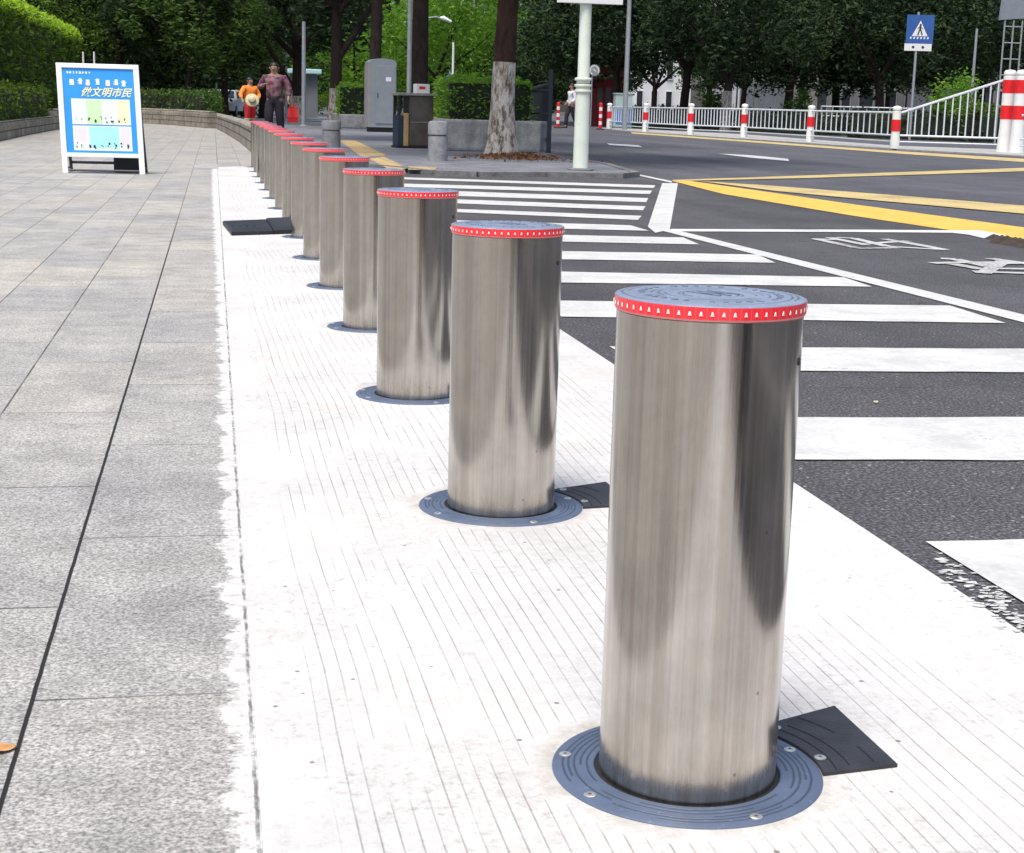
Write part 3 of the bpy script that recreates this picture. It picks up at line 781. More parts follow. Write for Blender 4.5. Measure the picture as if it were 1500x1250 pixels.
# ------------------------------------------------------------------ foliage
def leafquads(pts, size, rg, sink=None):
    """small folded leaf faces at the given points"""
    vs_, fs_ = [], []
    for (p, sc) in pts:
        a = Vector((rg.gauss(0, 1), rg.gauss(0, 1), rg.gauss(0, .55))).normalized()
        bb = a.cross(Vector((rg.gauss(0, 1), rg.gauss(0, 1), rg.gauss(0, 1)))).normalized()
        s_ = size*sc*rg.uniform(.6, 1.3); k = len(vs_)
        n_ = a.cross(bb)*s_*.18
        p = Vector(p)
        vs_ += [p-a*s_, p+bb*s_*.42+n_, p+a*s_, p-bb*s_*.42+n_]
        fs_ += [(k, k+1, k+2), (k, k+2, k+3)]
    return vs_, fs_
def crown_mesh(name, seed, rx, ry, rz, clumps, per, leafsz, mat, flat=.25, holes=.0):
    rg = random.Random(seed); pts = []
    for c in range(clumps):
        while True:
            u = Vector((rg.uniform(-1, 1), rg.uniform(-1, 1), rg.uniform(-1, 1)))
            if .25 < u.length < 1: break
        c0 = Vector((u.x*rx, u.y*ry, u.z*rz)); cr = rg.uniform(.5, 1.25)*min(rx, rz)*.30
        for k in range(per):
            d = Vector((rg.gauss(0, 1), rg.gauss(0, 1), rg.gauss(0, .8))).normalized()*cr*rg.uniform(.35, 1)**.5
            pts.append((c0+d, 1))
    vs_, fs_ = leafquads(pts, leafsz, rg)
    b = MB(); b.add(vs_, fs_)
    me = bpy.data.meshes.new(name); me.from_pydata(b.v, [], b.f); me.materials.append(mat); me.update()
    return me
CR = {
 'dark1': crown_mesh('crown_a', 1, 4.6, 4.6, 3.3, 95, 95, .17, M['leaf_dark']),
 'dark2': crown_mesh('crown_b', 2, 5.2, 4.4, 3.6, 100, 90, .17, M['leaf_dark']),
 'mid1': crown_mesh('crown_c', 3, 4.4, 4.4, 3.2, 95, 90, .15, M['leaf_mid']),
 'mid2': crown_mesh('crown_d', 4, 3.4, 3.6, 2.8, 80, 85, .13, M['leaf_mid']),
 'bright1': crown_mesh('crown_e', 5, 4.8, 4.4, 4.6, 110, 80, .16, M['leaf_bright']),
 'bright2': crown_mesh('crown_f', 6, 4.0, 4.2, 4.4, 100, 80, .16, M['leaf_bright']),
 'low1': crown_mesh('crown_g', 8, 4.5, 3.2, 2.4, 90, 90, .15, M['leaf_dark']),
}
def limb_pts(rg, p0, d0, L, n=5, wob=.12):
    pts = [Vector(p0)]; d = Vector(d0).normalized()
    for i in range(n):
        d = (d+Vector((rg.uniform(-wob, wob), rg.uniform(-wob, wob), rg.uniform(-.03, .08)))).normalized(); pts.append(pts[-1]+d*L/n)
    return pts
def tree(loc, label, trunk_h, r, crown, cz, cs=(1, 1, 1), lean=(0, 0), wash=0, seed=1, limbs=4, group='street trees', fork=None, mat='bark', rz=None, flare=1.35, name='street_tree'):
    rg = random.Random(seed)
    t = thing(name, loc, label, 'tree', group)
    n = 9; pts, rad = [], []
    for i in range(n+1):
        u = i/n
        pts.append(Vector((lean[0]*u*trunk_h+math.sin(u*3+seed)*.04*r/.2, lean[1]*u*trunk_h, -.05+u*trunk_h)))
        rad.append(r*(1-.28*u)*(1+(flare-1)*max(0, 1-u*6)))
    b = MB(); b.tube(pts, rad, 14)
    tip = pts[-1]
    for k in range(limbs):
        an = 2*PI*k/limbs+rg.uniform(-.4, .4)
        lp = limb_pts(rg, tip-Vector((0, 0, rg.uniform(0, .3)*trunk_h*.4)), (math.cos(an), math.sin(an), rg.uniform(.7, 1.4)), cz*.45+1.6)
        b.tube(lp, [r*.55*(1-.8*i/5) for i in range(6)], 8)
    if fork:
        z0, dx, dy, L, rr = fork
        k = min(n, max(0, int(z0/trunk_h*n))); lp = limb_pts(rg, pts[k], (dx, dy, 1), L, 6, .08)
        b.tube(lp, [rr*(1-.5*i/6) for i in range(7)], 10)
    tr = b.build('trunk', M[mat], t, smooth=True)
    if wash:
        k = [i for i in range(n+1) if pts[i].z <= wash]; kk = k[-1]
        f_ = (wash-pts[kk].z)/(pts[kk+1].z-pts[kk].z)
        pp = pts[:kk+1]+[pts[kk].lerp(pts[kk+1], f_)]
        rr_ = [x+.006 for x in rad[:kk+1]]+[rad[kk]*(1-f_)+rad[kk+1]*f_+.006]
        b = MB(); b.tube(pp, rr_, 14); b.build('painted_base', M['whitewash'], tr, smooth=True)
    if crown:
        o = bpy.data.objects.new('crown', CR[crown]); C.objects.link(o); o.parent = t
        o.location = (lean[0]*trunk_h, lean[1]*trunk_h, cz); o.scale = cs
        o.rotation_euler = (0, 0, rg.uniform(0, 6.28) if rz is None else rz)
    return t
def P2(px, Y, z=0): return tuple(PX(px, Y, z))

# street trees on the corner footway
p = G(737, 230, SZ)
tree((p.x, p.y, SZ), 'near street tree with flaking whitewashed trunk beside the planter hedge', 3.6, .205, 'mid1', 6.3, (1, 1, 1), (.012, 0), wash=1.50, seed=4, mat='bark_red', flare=1.5)
tree(P2(612, 36, SZ), 'thick dark trunked street tree behind the litter bin', 4.4, .215, 'dark1', 7.2, (1, 1, .9), (0, 0), seed=6, flare=1.1)
tree(P2(548, 50, SZ), 'leaning dark street tree just behind the grey cabinet', 5.0, .21, 'mid2', 8.4, (1.2, 1.2, .9), (.03, 0), seed=9, flare=1.15)
tree((*P2(491, 60)[:2], SZ), 'forked dark street tree with whitewashed base left of the cabinet', 4.3, .24, 'dark2', 7.6, (1, 1, 1), (0, 0), wash=1.35, seed=12, fork=(2.6, .75, 0, 3.4, .14), flare=1.2)
tree(P2(437, 72, SZ), 'many limbed dark tree behind the walking people', 2.9, .26, 'dark1', 6.4, (1.1, 1.1, 1.0), (0, 0), wash=1.1, seed=15, limbs=6, fork=(1.5, -.8, 0, 3.6, .13), flare=1.2)
tree(P2(385, 84, 0), 'far slender dark tree above the orange worker', 3.0, .20, 'mid1', 5.6, (1, 1, .9), (0, 0), seed=18, limbs=5, fork=(1.2, .8, 0, 3.2, .10))
# left bed trees
tree(P2(262, 64), 'dark small tree with slanting trunk in the bed behind the low wall', 2.1, .12, 'mid2', 4.2, (.95, .95, .8), (.24, 0), seed=21, limbs=5, group='trees in the left bed')
tree(P2(330, 80), 'dark spreading tree behind the bend of the low wall', 2.8, .2, 'mid1', 4.9, (.9, .9, .85), (0, 0), seed=22, group='trees in the left bed')
tree(P2(175, 66), 'dark dense tree standing behind the a board', 3.0, .2, 'dark2', 6.1, (1, 1, 1), seed=23, group='trees in the left bed')
tree(P2(120, 76), 'dark dense tree behind the end of the tall hedge', 3.0, .2, 'dark1', 6.0, (1, 1, 1), seed=24, group='trees in the left bed')
tree(P2(235, 82), 'deep shaded tree at the back of the left bed', 2.6, .2, 'dark2', 4.9, (1.1, 1, 1.1), seed=25, group='trees in the left bed')
tree(P2(30, 72), 'dark tree rising above the tall hedge', 3.2, .16, 'dark1', 5.8, (1.0, 1, .9), seed=26, group='trees in the left bed')
for k, (px, Y, s_) in enumerate([(150, 96, 1.2), (215, 104, 1.25), (280, 98, 1.2), (345, 108, 1.2), (60, 98, 1.2)]):
    tree(P2(px, Y), ['wall of dark foliage far behind the a board', 'far dark tree filling the shade right of the a board', 'far dark tree behind the slanting trunk',
                     'far dark tree above the bend of the stone wall', 'far dark tree behind the tall hedge top'][k], 2.5, .22, ['dark1', 'dark2'][k % 2], 3.4, (s_, s_, 1.15), seed=30+k, group='trees in the left bed')
# sunny trees in the gap behind the cabinet
for k, (px, Y, cr, cz, s_) in enumerate([(520, 112, 'bright1', 4.6, 1.0), (640, 104, 'bright2', 6.9, 1.05), (700, 112, 'bright1', 7.6, 1.1), (575, 124, 'bright2', 6.2, 1.2), (460, 118, 'bright2', 4.4, .9), (665, 128, 'mid1', 3.8, 1.1), (770, 122, 'mid1', 6.5, 1.2), (610, 135, 'mid1', 3.6, 1.2), (500, 136, 'mid1', 3.4, 1.2)]):
    tree(P2(px, Y), ['sunlit fresh green tree seen between the forked trunk and the cabinet', 'sunlit tree right of the thick dark trunk', 'sunlit tree left of the whitewashed near trunk',
        'sunlit far tree between the cabinet and the thick trunk', 'sunlit far tree beside the white roofed stall', 'mid green tree low behind the planter hedge', 'mid green tree behind the whitewashed near trunk',
        'far mid green tree filling the gap behind the cabinet', 'far mid green tree filling the gap behind the forked trunk'][k], 3.0, .2, cr, cz, (s_, s_, s_), seed=50+k, group='sunlit trees beyond the corner')
# dark trees beyond the median fence
lab = ['dark tree behind the tall grey pole', 'dark tree above the red arched kiosk', 'dark thick leaved tree with pale base behind the fence', 'dark tree over the bright facade gap',
       'dark leaning tree right of the pale based one', 'dark tree above the shaded portico', 'dark tree left of the blue sign', 'dark tree right behind the blue sign',
       'dark tree above the slanting fence end', 'dark tree by the right edge of the picture']
for k, (px, Y, cr, th, cz, s_, wsh) in enumerate([(905, 88, 'dark1', 3.2, 6.2, 1.0, 0), (850, 92, 'dark2', 3.2, 6.0, 1.0, 0), (1066, 78, 'dark2', 2.8, 5.9, 1.0, 2.0), (1003, 84, 'dark1', 3.4, 7.2, 1.0, 0),
        (1155, 84, 'dark2', 3.2, 5.9, 1.05, 0), (1225, 88, 'dark1', 3.0, 5.4, 1.0, 0), (1290, 80, 'dark2', 3.0, 5.8, 1.0, 0), (1375, 82, 'dark1', 3.0, 5.9, 1.0, 0), (1440, 88, 'mid1', 3.2, 6.2, 1.0, 0), (1530, 84, 'dark1', 3.4, 6.4, 1.0, 0)]):
    tree(P2(px, Y), lab[k], th, .27, cr, cz, (s_, s_, s_), (random.uniform(-.05, .05), 0), wash=wsh, seed=70+k, limbs=5, group='dark trees beyond the median fence')
lab = ['back row dark tree left of the tall grey pole', 'back row dark tree between the bright facade gaps', 'back row dark tree behind the pale based trunk', 'back row dark tree behind the portico',
       'back row dark tree behind the blue sign', 'back row dark tree right of the blue sign', 'back row dark tree above the planter hedge', 'back row dark tree right of the lamp pole']
for k, (px, Y, cr, cz, s_) in enumerate([(870, 112, 'low1', 3.8, 1.1), (1040, 112, 'low1', 4.2, .75), (1090, 116, 'dark2', 6.4, 1.1), (1190, 112, 'dark1', 6.0, 1.1), (1300, 118, 'dark2', 6.5, 1.1), (1400, 112, 'dark1', 6.5, 1.1), (800, 104, 'low1', 3.6, 1.2), (960, 122, 'dark1', 8.2, 1.0)]):
    tree(P2(px, Y), lab[k], 3.0, .25, cr, cz, (s_, s_, s_), seed=90+k, group='back row trees beyond the median fence')

# hedges: leaf-sized faces over a dark core
def hedge(name, poly, z0, z1, label, dens, lsz, mat, group=None, seed=1, jag=.05, cat='hedge'):
    """poly: footprint (ccw), walls and top covered with leaves"""
    rg = random.Random(seed); t = thing(name, (poly[0][0], poly[0][1], z0), label, cat, group)
    o0 = Vector((poly[0][0], poly[0][1], z0)); n = len(poly)
    cx = sum(p[0] for p in poly)/n; cy = sum(p[1] for p in poly)/n
    core = [(cx+(p[0]-cx)*.96-o0.x, cy+(p[1]-cy)*.96-o0.y) for p in poly]
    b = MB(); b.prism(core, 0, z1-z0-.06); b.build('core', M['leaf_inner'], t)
    pts = []
    for i in range(n):
        p, q = Vector(poly[i]), Vector(poly[(i+1) % n]); L = (q-p).length; nn = int(L*(z1-z0)*dens)
        nrm = Vector((q.y-p.y, p.x-q.x)).normalized()
        for k in range(nn):
            u = rg.random(); z = z0+rg.random()*(z1-z0); a = p.lerp(q, u)+nrm*(rg.gauss(0, jag)+math.sin(u*L*2.3+z*3)*jag)
            pts.append(((a.x-o0.x, a.y-o0.y, z-z0), 1))
    # top
    xs = [p[0] for p in poly]; ys = [p[1] for p in poly]
    area = (max(xs)-min(xs))*(max(ys)-min(ys)); c = 0
    def inside(x, y):
        r_ = False; j = n-1
        for i in range(n):
            if (poly[i][1] > y) != (poly[j][1] > y) and x < (poly[j][0]-poly[i][0])*(y-poly[i][1])/(poly[j][1]-poly[i][1])+poly[i][0]: r_ = not r_
            j = i
        return r_
    for k in range(int(area*dens*1.2)):
        x = rg.uniform(min(xs), max(xs)); y = rg.uniform(min(ys), max(ys))
        if inside(x, y): pts.append(((x-o0.x, y-o0.y, z1-z0+rg.gauss(0, jag*1.2)+.04*math.sin(x*3.1+y*1.7)), 1))
    vs_, fs_ = leafquads(pts, lsz, rg); b = MB(); b.add(vs_, fs_); b.build('foliage', M[mat], t)
    return t
# left planting: low clipped hedge and tall hedge behind
TH = hedge('tall_hedge', [(-8.5, 30), (-4.85, 30), (-4.85, 62), (-8.5, 62)], 0, 3.0, 'tall clipped hedge wall with bright top at the left edge', 75, .095, 'leaf_hedge', seed=2, jag=.09)
hedge('low_hedge', [(-4.6, 27), (-4.05, 27), (-4.15, 43), (-4.65, 43)], .30, 1.0, 'low clipped hedge in the stone planter at the left edge', 190, .05, 'leaf_hedge', seed=3, jag=.04)
hedge('low_hedge', [(-4.0, 62), (-2.8, 60.5), (-1.5, 58), (-.2, 53), (.3, 60), (-2, 66)], .3, 1.05, 'dark low hedge behind the far stone wall', 70, .09, 'leaf_mid', seed=4, jag=.06)
# planter hedges
pl = [G(632, 221, SZ), G(655, 229, SZ), G(786, 232, SZ), G(800, 219, SZ)]
PLX = [(p.x, p.y) for p in pl]
hp = [PX(634, 31.2), PX(776, 29.2)]
hedge('planter_hedge', [(4.22, 29.3), (5.72, 29.0), (5.95, 33.5), (4.55, 33.8)], SZ+.40, SZ+1.27, 'clipped hedge in the stone planter behind the whitewashed trunk', 260, .045, 'leaf_bright', seed=5, jag=.035)
hedge('planter_hedge', [(*P2(497, 55)[:2],), (*P2(545, 55)[:2],), (*P2(552, 61)[:2],), (*P2(500, 61)[:2],)], SZ+.42, SZ+1.42, 'clipped hedge left of the grey cabinet', 90, .07, 'leaf_bright', seed=6, jag=.05)
# hedge rows beyond the median
hedge('roadside_hedge', [P2(915, 84)[:2], P2(1060, 78)[:2], P2(1080, 81)[:2], P2(925, 87)[:2]], 0, 1.0, 'dark roadside hedge behind the left half of the white fence', 26, .13, 'leaf_dark', seed=7, jag=.09)
hedge('roadside_hedge', [P2(1075, 76)[:2], P2(1240, 72)[:2], P2(1250, 75)[:2], P2(1090, 79)[:2]], 0, .95, 'dark roadside hedge behind the middle of the white fence', 26, .13, 'leaf_dark', seed=8, jag=.09)
hedge('roadside_hedge', [P2(1245, 66)[:2], P2(1520, 60)[:2], P2(1535, 63)[:2], P2(1255, 69)[:2]], 0, 1.05, 'dark roadside hedge behind the slanting fence end', 26, .12, 'leaf_dark', seed=9, jag=.09)
def lit_top(par, x0, x1, y0, y1, z, n, lsz, seed):
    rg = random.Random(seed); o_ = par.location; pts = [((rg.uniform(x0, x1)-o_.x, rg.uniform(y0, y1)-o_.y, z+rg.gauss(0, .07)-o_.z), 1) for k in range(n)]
    vs_, fs_ = leafquads(pts, lsz, rg); b = MB(); b.add(vs_, fs_); b.build('lit_top_leaves', M['leaf_lit_top'], par)  # extra bright leaves give the hedge top its sunlit tone
def bush(px, Y, z, r, h, label, mat, seed, n=900, lsz=.09):
    rg = random.Random(seed); t = thing('shrub', P2(px, Y), label, 'shrub'); pts = []
    for k in range(n):
        c = int(rg.random()*9); rc = random.Random(seed*31+c)
        cc = Vector((rc.uniform(-r, r)*.7, rc.uniform(-r, r)*.7, z+rc.uniform(.2, .9)*h))
        pts.append((cc+Vector((rg.gauss(0, .28)*r, rg.gauss(0, .28)*r, rg.gauss(0, .2)*h)), 1))
    vs_, fs_ = leafquads(pts, lsz, rg); b = MB(); b.add(vs_, fs_); b.build('foliage', M[mat], t)
    b = MB()
    for k in range(4): b.tube([(0, 0, -.02), (rg.uniform(-.2, .2), rg.uniform(-.2, .2), z*.6+.3), (rg.uniform(-r, r)*.5, rg.uniform(-r, r)*.5, z+h*.6)], [.04, .03, .012], 6)
    b.build('stem', M['bark'], t)
bush(1400, 63, .9, 1.0, 1.5, 'bright green shrub right of the blue sign', 'leaf_bright', 3, 1100, .10)
bush(1430, 60, .9, .9, .6, 'low spreading green shrub above the slanting rail', 'leaf_hedge', 4, 700, .09)
bush(1175, 78, .8, .9, 1.2, 'dim green shrub beside the shaded portico', 'leaf_mid', 5)
bush(1045, 79, .9, .8, 1.0, 'green shrub left of the pale tree base', 'leaf_mid', 6)
bush(95, 65, 2.5, 1.9, 2.0, 'loose green shrub rising over the far end of the tall hedge', 'leaf_hedge', 7, 2200, .09)
lit_top(TH, -6.2, -4.8, 30, 62.2, 3.12, 11000, .085, 4)
lit_top(TH, -4.98, -4.74, 30, 62.2, 2.93, 3500, .08, 5)
# litter round the near tree
b = MB(); rg = random.Random(8); pts = []
for k in range(900):
    a_ = rg.uniform(0, 2*PI); r_ = abs(rg.gauss(0, .42)); pts.append(((p.x*0+G(742, 233, SZ).x+.18+math.cos(a_)*r_*1.2, G(742, 233, SZ).y+math.sin(a_)*r_*1.4, SZ+.015+rg.random()*.09*max(0, 1-r_)), 1))
vs_, fs_ = leafquads(pts, .035, rg); b.add(vs_, fs_)
tag(b.build('leaf_litter', M['dry_litter']), 'brown fallen leaves round the whitewashed tree foot', 'leaf litter', None, 'stuff')

# ------------------------------------------------------------------ walls and planters
def wall_along(name, pts, h, th, mat, label, cap_h=.12, cap_over=.03, parent_loc=None, capmat=None, z0=0):
    o = Vector((pts[0][0], pts[0][1], z0)); t = thing(name, tuple(o), label, 'wall')
    def off(pts, d):
        out = []
        for i in range(len(pts)):
            a = Vector(pts[max(i-1, 0)]); c = Vector(pts[min(i+1, len(pts)-1)]); d_ = (c-a).normalized(); out.append(Vector(pts[i])+Vector((-d_.y, d_.x))*d)
        return out
    def body(e, z0, z1, rnd=0):
        A_, B2 = off(pts, e[0]), off(pts, e[1]); b = MB(); n = len(pts)
        rows = [(A_, z0), (A_, z1-rnd)]
        if rnd: rows += [(off(pts, e[0]+(e[1]-e[0])*.12), z1-rnd*.25), (off(pts, e[0]+(e[1]-e[0])*.3), z1), (off(pts, e[0]+(e[1]-e[0])*.7), z1), (off(pts, e[0]+(e[1]-e[0])*.88), z1-rnd*.25)]
        rows += [(B2, z1-rnd), (B2, z0)]
        vs_ = [(q.x-o.x, q.y-o.y, z) for (r_, z) in rows for q in r_]
        m_ = len(rows); fs_ = [(i*n+k, i*n+k+1, ((i+1) % m_)*n+k+1, ((i+1) % m_)*n+k) for i in range(m_) for k in range(n-1)]
        fs_ += [tuple(i*n for i in range(m_)), tuple(i*n+n-1 for i in reversed(range(m_)))]
        b.add(vs_, fs_); return b
    body((0, th), 0, h-cap_h-.001).build('courses', M[mat], t)
    body((-cap_over, th+cap_over), h-cap_h, h, .05).build('coping', M[capmat or mat], t, smooth=True)
    return t
wall_along('low_stone_wall', [(.66, 23.9), (.60, 28), (.52, 34), (.30, 43), (.02, 52), (-.12, 56)], .44, -.32, 'stone_wall', 'low rough stone wall with rounded coping beside the far bollards')
wall_along('low_stone_wall', [(-.17, 50.6), (-1.40, 55.6), (-2.65, 58.5), (-3.6, 56.5), (-3.95, 50), (-3.98, 43.5)], .52, -.3, 'stone_wall', 'low stone wall closing the footway behind the a board', .13)
wall_along('planter_wall', [(-3.95, 43.4), (-3.93, 36), (-3.83, 30.6), (-3.8, 25)], .34, -.22, 'stone_wall', 'low stone planter wall below the left hedge', .08)
# right stone planter
t = thing('stone_planter', (4.1, 28.8, SZ), 'pale granite planter behind the whitewashed street tree', 'planter')
b = MB(); rim = [(0, 0), (1.72, -.15), (2.0, .3), (2.15, 5.1), (.25, 5.3), (-.12, .6)]
b.prism(rim, 0, .56); b.build('granite_box', M['planter_stone'], t, bevel=.05)
t = thing('stone_planter', (*P2(500, 54)[:2], SZ), 'low stone planter left of the grey cabinet', 'planter')
b = MB(); b.prism([(0, 0), (1.55, 0), (1.9, 7), (.1, 7)], 0, .46); b.build('granite_box', M['planter_stone'], t, bevel=.05)

# ------------------------------------------------------------------ street furniture
def stub(px, py, h, r, label):
    p = G(px, py, SZ); t = thing('stone_stub', (p.x, p.y, SZ), label, 'stone bollard', 'short stone bollards on the corner footway')
    b = MB(); b.lathe([(.001, 0), (r*1.02, 0), (r, h*.62)], 28); b.build('shaft', M['stub_stone'], t, smooth=True)
    b = MB(); b.lathe([(r*.9, h*.62), (r*.9, h*.66)], 28); b.build('neck_groove', M['kerb'], t, smooth=True)
    b = MB(); b.lathe([(r*.9, h*.66), (r*1.05, h*.66), (r*1.06, h*.9), (r*.95, h*.98), (r*.6, h), (.001, h)], 28); b.build('head', M['stub_stone'], t, smooth=True)
stub(641, 236, .57, .140, 'short pale stone bollard in front of the granite planter')
stub(485, 216, .48, .17, 'short stone bollard left of the yellow paving strip')

# litter bin
p = G(604, 217, SZ); t = thing('litter_bin', (p.x, p.y, SZ), 'bronze litter bin with navy and ochre side panels', 'litter bin', None, R_(8)); t.scale = (.9, .9, 1)
ct = thing('carton', (p.x+.16, p.y+.02, SZ+1.012), 'small printed white carton left on top of the bronze bin', 'box', None, R_(12))
b = MB(); b.box((0, 0, .085), (.26, .2, .17)); cb = b.build('box_walls', M['sign_white'], ct, bevel=.006)
b = MB(); b.box((-.02, -.1015, .10), (.12, .003, .05)); cp_ = b.build('print', M['redcloth'], cb)
b = MB(); b.box((0, 0, .172), (.05, .2, .003)); b.build('tape', M['bin_top'], cb)
b = MB(); b.box((.12, 0, .50), (.52, .5, .92)); b.build('body', M['bin_body'], t, bevel=.02)
b = MB(); b.box((.12, -.254, .48), (.46, .006, .012)); b.build('door_seam', M['grey_metal'], t)
b = MB(); b.box((-.30, 0, .32), (.14, .46, .56)); b.build('side_panel', M['navy'], t, bevel=.01)
b = MB(); b.box((-.205, -.02, .34), (.10, .5, .60)); b.build('side_panel', M['ochre'], t, bevel=.01)
b = MB()
for x in (-.34, -.22):
    for y in (-.2, .2): b = MB(); b.box((x, y, .78), (.05, .05, .36)); b.build('support_post', M['black'], t)
b = MB(); b.box((0, 0, .985), (.80, .56, .05)); b.build('top', M['bin_top'], t, bevel=.012)
b = MB(); b.box((0, 0, .02), (.78, .52, .04)); b.build('plinth', M['black'], t)
# grey cabinet
cy = 48.0; p = PX(556, cy); t = thing('utility_cabinet', (p.x, p.y, SZ), 'tall grey utility cabinet with arched top in front of a leaning tree', 'cabinet', None, R_(6))
ch_ = HT(556, cy, 86)-SZ; b = MB()
arc = [(-.36, .14), (.44, .14), (.44, ch_-.12)]+[(.04+.4*math.cos(a_*PI/10), ch_-.12+.12*math.sin(a_*PI/10)) for a_ in range(1, 10)]+[(-.36, ch_-.12)]
n = len(arc); b.add([(x, -.3, z) for x, z in arc]+[(x, .3, z) for x, z in arc], [tuple(range(n)), tuple(range(2*n-1, n-1, -1))]+[(i, n+i, n+(i+1) % n, (i+1) % n) for i in range(n)])
b.build('body', M['cabinet'], t)
b = MB(); b.box((.12, -.309, ch_*.5+.02), (.60, .016, ch_-.46)); dr = b.build('door', M['cabinet'], t, bevel=.006)
b = MB(); b.box((-.12, -.325, ch_*.5), (.02, .02, .14)); b.build('handle', M['dark_metal'], dr)
b = MB(); b.box((.2, -.3185, ch_*.72), (.16, .003, .12)); b.build('notice', M['p_lilac'], dr)
b = MB(); b.box((-.38, 0, ch_*.5-.02), (.04, .58, ch_-.34)); b.build('side_panel', M['cabinet_trim'], t)
b = MB(); b.box((.04, 0, .07), (.72, .5, .14)); b.build('plinth', M['black'], t)
# electric box behind the bin top (pale box)
# lamp / sign pole, pale green
p = G(850, 250, SZ); t = thing('sign_pole', (p.x, p.y, SZ), 'pale green white sign pole with collar rings at the corner kerb', 'pole')
zc = HT(853, p.y, 128)
b = MB(); b.lathe([(.001, 0), (.105, 0), (.100, .02), (.094, zc-.05)], 28); b.lathe([(.092, zc), (.078, zc+.05), (.074, 2.6), (.07, 3.3), (.001, 3.31)], 28); b.build('shaft', M['green_white'], t, smooth=True)
b = MB()
for dz in (-.10, -.03, .05): b = MB(); b.lathe([(.09, zc+dz-.022), (.112, zc+dz-.014), (.116, zc+dz), (.112, zc+dz+.014), (.09, zc+dz+.022)], 28); b.build('collar_ring', M['green_white'], t, smooth=True)
zp = HT(860, p.y, 5)-SZ-.012
b = MB(); b.box((.03, -.10, zp+.26), (.86, .03, .52)); pp = b.build('name_plate', M['sign_white'], t, bevel=.008)
b = MB(); b.box((.03, 0, zp+.3), (.5, .17, .05)); b.build('clamp', M['grey_metal'], pp)
b = MB(); b.lathe([(.001, .0), (.17, .0), (.17, .02), (.12, .035), (.001, .036)], 24); b.build('foot_plate', M['kerb'], t, smooth=True)

# black railing behind the planter
t = thing('black_railing', (*xy(G(762, 229, SZ)), SZ), 'black metal railing running back behind the planter', 'railing')
o = G(762, 229, SZ); pa = Vector((5.97, 28.6)); pb = Vector((7.6, 40))
def rl(v, z): return (v.x-o.x, v.y-o.y, z)
b = MB(); zt = HT(760, 28.6, 122)-SZ
for f_ in (0, .5, 1): v = pa.lerp(pb, f_); b = MB(); b.box(rl(v, (HT(760, 28.6, 100)-SZ)/2 if f_ == 0 else zt/2), (.07, .07, (HT(760, 28.6, 100)-SZ) if f_ == 0 else zt)); b.build('post', M['dark_metal'], t)
b = MB(); b.tube([rl(pa, zt), rl(pb, zt)], .03, 6); b.tube([rl(pa, .25), rl(pb, .25)], .022, 6)
for k in range(1, 60): v = pa.lerp(pb, k/60); b.tube([rl(v, .25), rl(v, zt)], .011, 5)
b.build('bars', M['dark_metal'], t)
t2 = thing('black_railing', (pa.x, pa.y, SZ), 'black railing crossing behind the whitewashed trunk above the hedge', 'railing')
b = MB(); pc = Vector((-1.3, 5.6)); b.tube([(0, 0, zt-.12), (pc.x, pc.y, zt-.12)], .022, 6); b.tube([(0, 0, .7), (pc.x, pc.y, .7)], .02, 6); b.build('rails', M['dark_metal'], t2)
b = MB()
for k in range(1, 14): b.tube([(pc.x*k/14, pc.y*k/14, .6), (pc.x*k/14, pc.y*k/14, zt-.12)], .01, 5)
b.build('bars', M['dark_metal'], t2)

# a-board sign
ab = thing('a_board', (-1.175, 18.35, .001), 'white framed a board sign with blue poster standing on the footway', 'sign board', None, R_(-2))
Wd, Hs, lean_ = .82, 1.165, .18
def fr(u, v, off=0):          # u across, v up the sloping front
    return (u-.055*v, -.24+lean_*v/Hs*1.0-off, v*math.cos(.14))
def bar(b, u0, v0, u1, v1, wd, th=.03, off=0, mi=0):
    d = Vector((u1-u0, v1-v0)).normalized(); n_ = Vector((-d.y, d.x))*wd/2
    q = [(u0-n_.x, v0-n_.y), (u1-n_.x, v1-n_.y), (u1+n_.x, v1+n_.y), (u0+n_.x, v0+n_.y)]
    vs_ = [fr(*a, off+th/2) for a in q]+[fr(*a, off-th/2) for a in q]
    b.add(vs_, [(0, 1, 2, 3), (7, 6, 5, 4)]+[(i, 4+i, 4+(i+1) % 4, (i+1) % 4) for i in range(4)], mi)
b = MB(); hw = Wd/2
bar(b, -hw, 0, -hw, Hs, .06); bar(b, hw, 0, hw, Hs, .06); bar(b, -hw-.03, Hs, hw+.03, Hs, .05, .034); bar(b, -hw+.03, .20, hw-.03, .20, .045)
b.build('front_frame', M['white_metal'], ab, bevel=.006)
b = MB(); bar(b, -hw+.03, .22+(Hs-.245)/2, hw-.03, .22+(Hs-.245)/2, Hs-.245, .008, -.004); po = b.build('poster', M['board_blue'], ab)
b = MB()
def patch(u0, v0, u1, v1, mi, off=.0022):
    u0 *= .93; u1 *= .93; v0 *= .925; v1 *= .925
    b.add([fr(u0, v0, off), fr(u1, v0, off), fr(u1, v1, off), fr(u0, v1, off)], [(0, 1, 2, 3)], mi)
pm_ = ['p_white', 'p_green', 'p_lilac', 'p_yellow', 'p_pink', 'p_cyan', 'black', 'p_green']
patch(-.325, .575, .345, .875, 0); patch(-.325, .27, .345, .56, 0)
patch(-.16, .58, .02, .865, 1, .0032); patch(.04, .61, .17, .865, 2, .0032); patch(.19, .60, .33, .865, 3, .0032); patch(-.31, .66, -.18, .865, 2, .0032)
patch(-.31, .36, -.17, .55, 4, .0032); patch(-.14, .30, .20, .55, 5, .0032); patch(.215, .33, .33, .55, 4, .0032)
rg = random.Random(2)
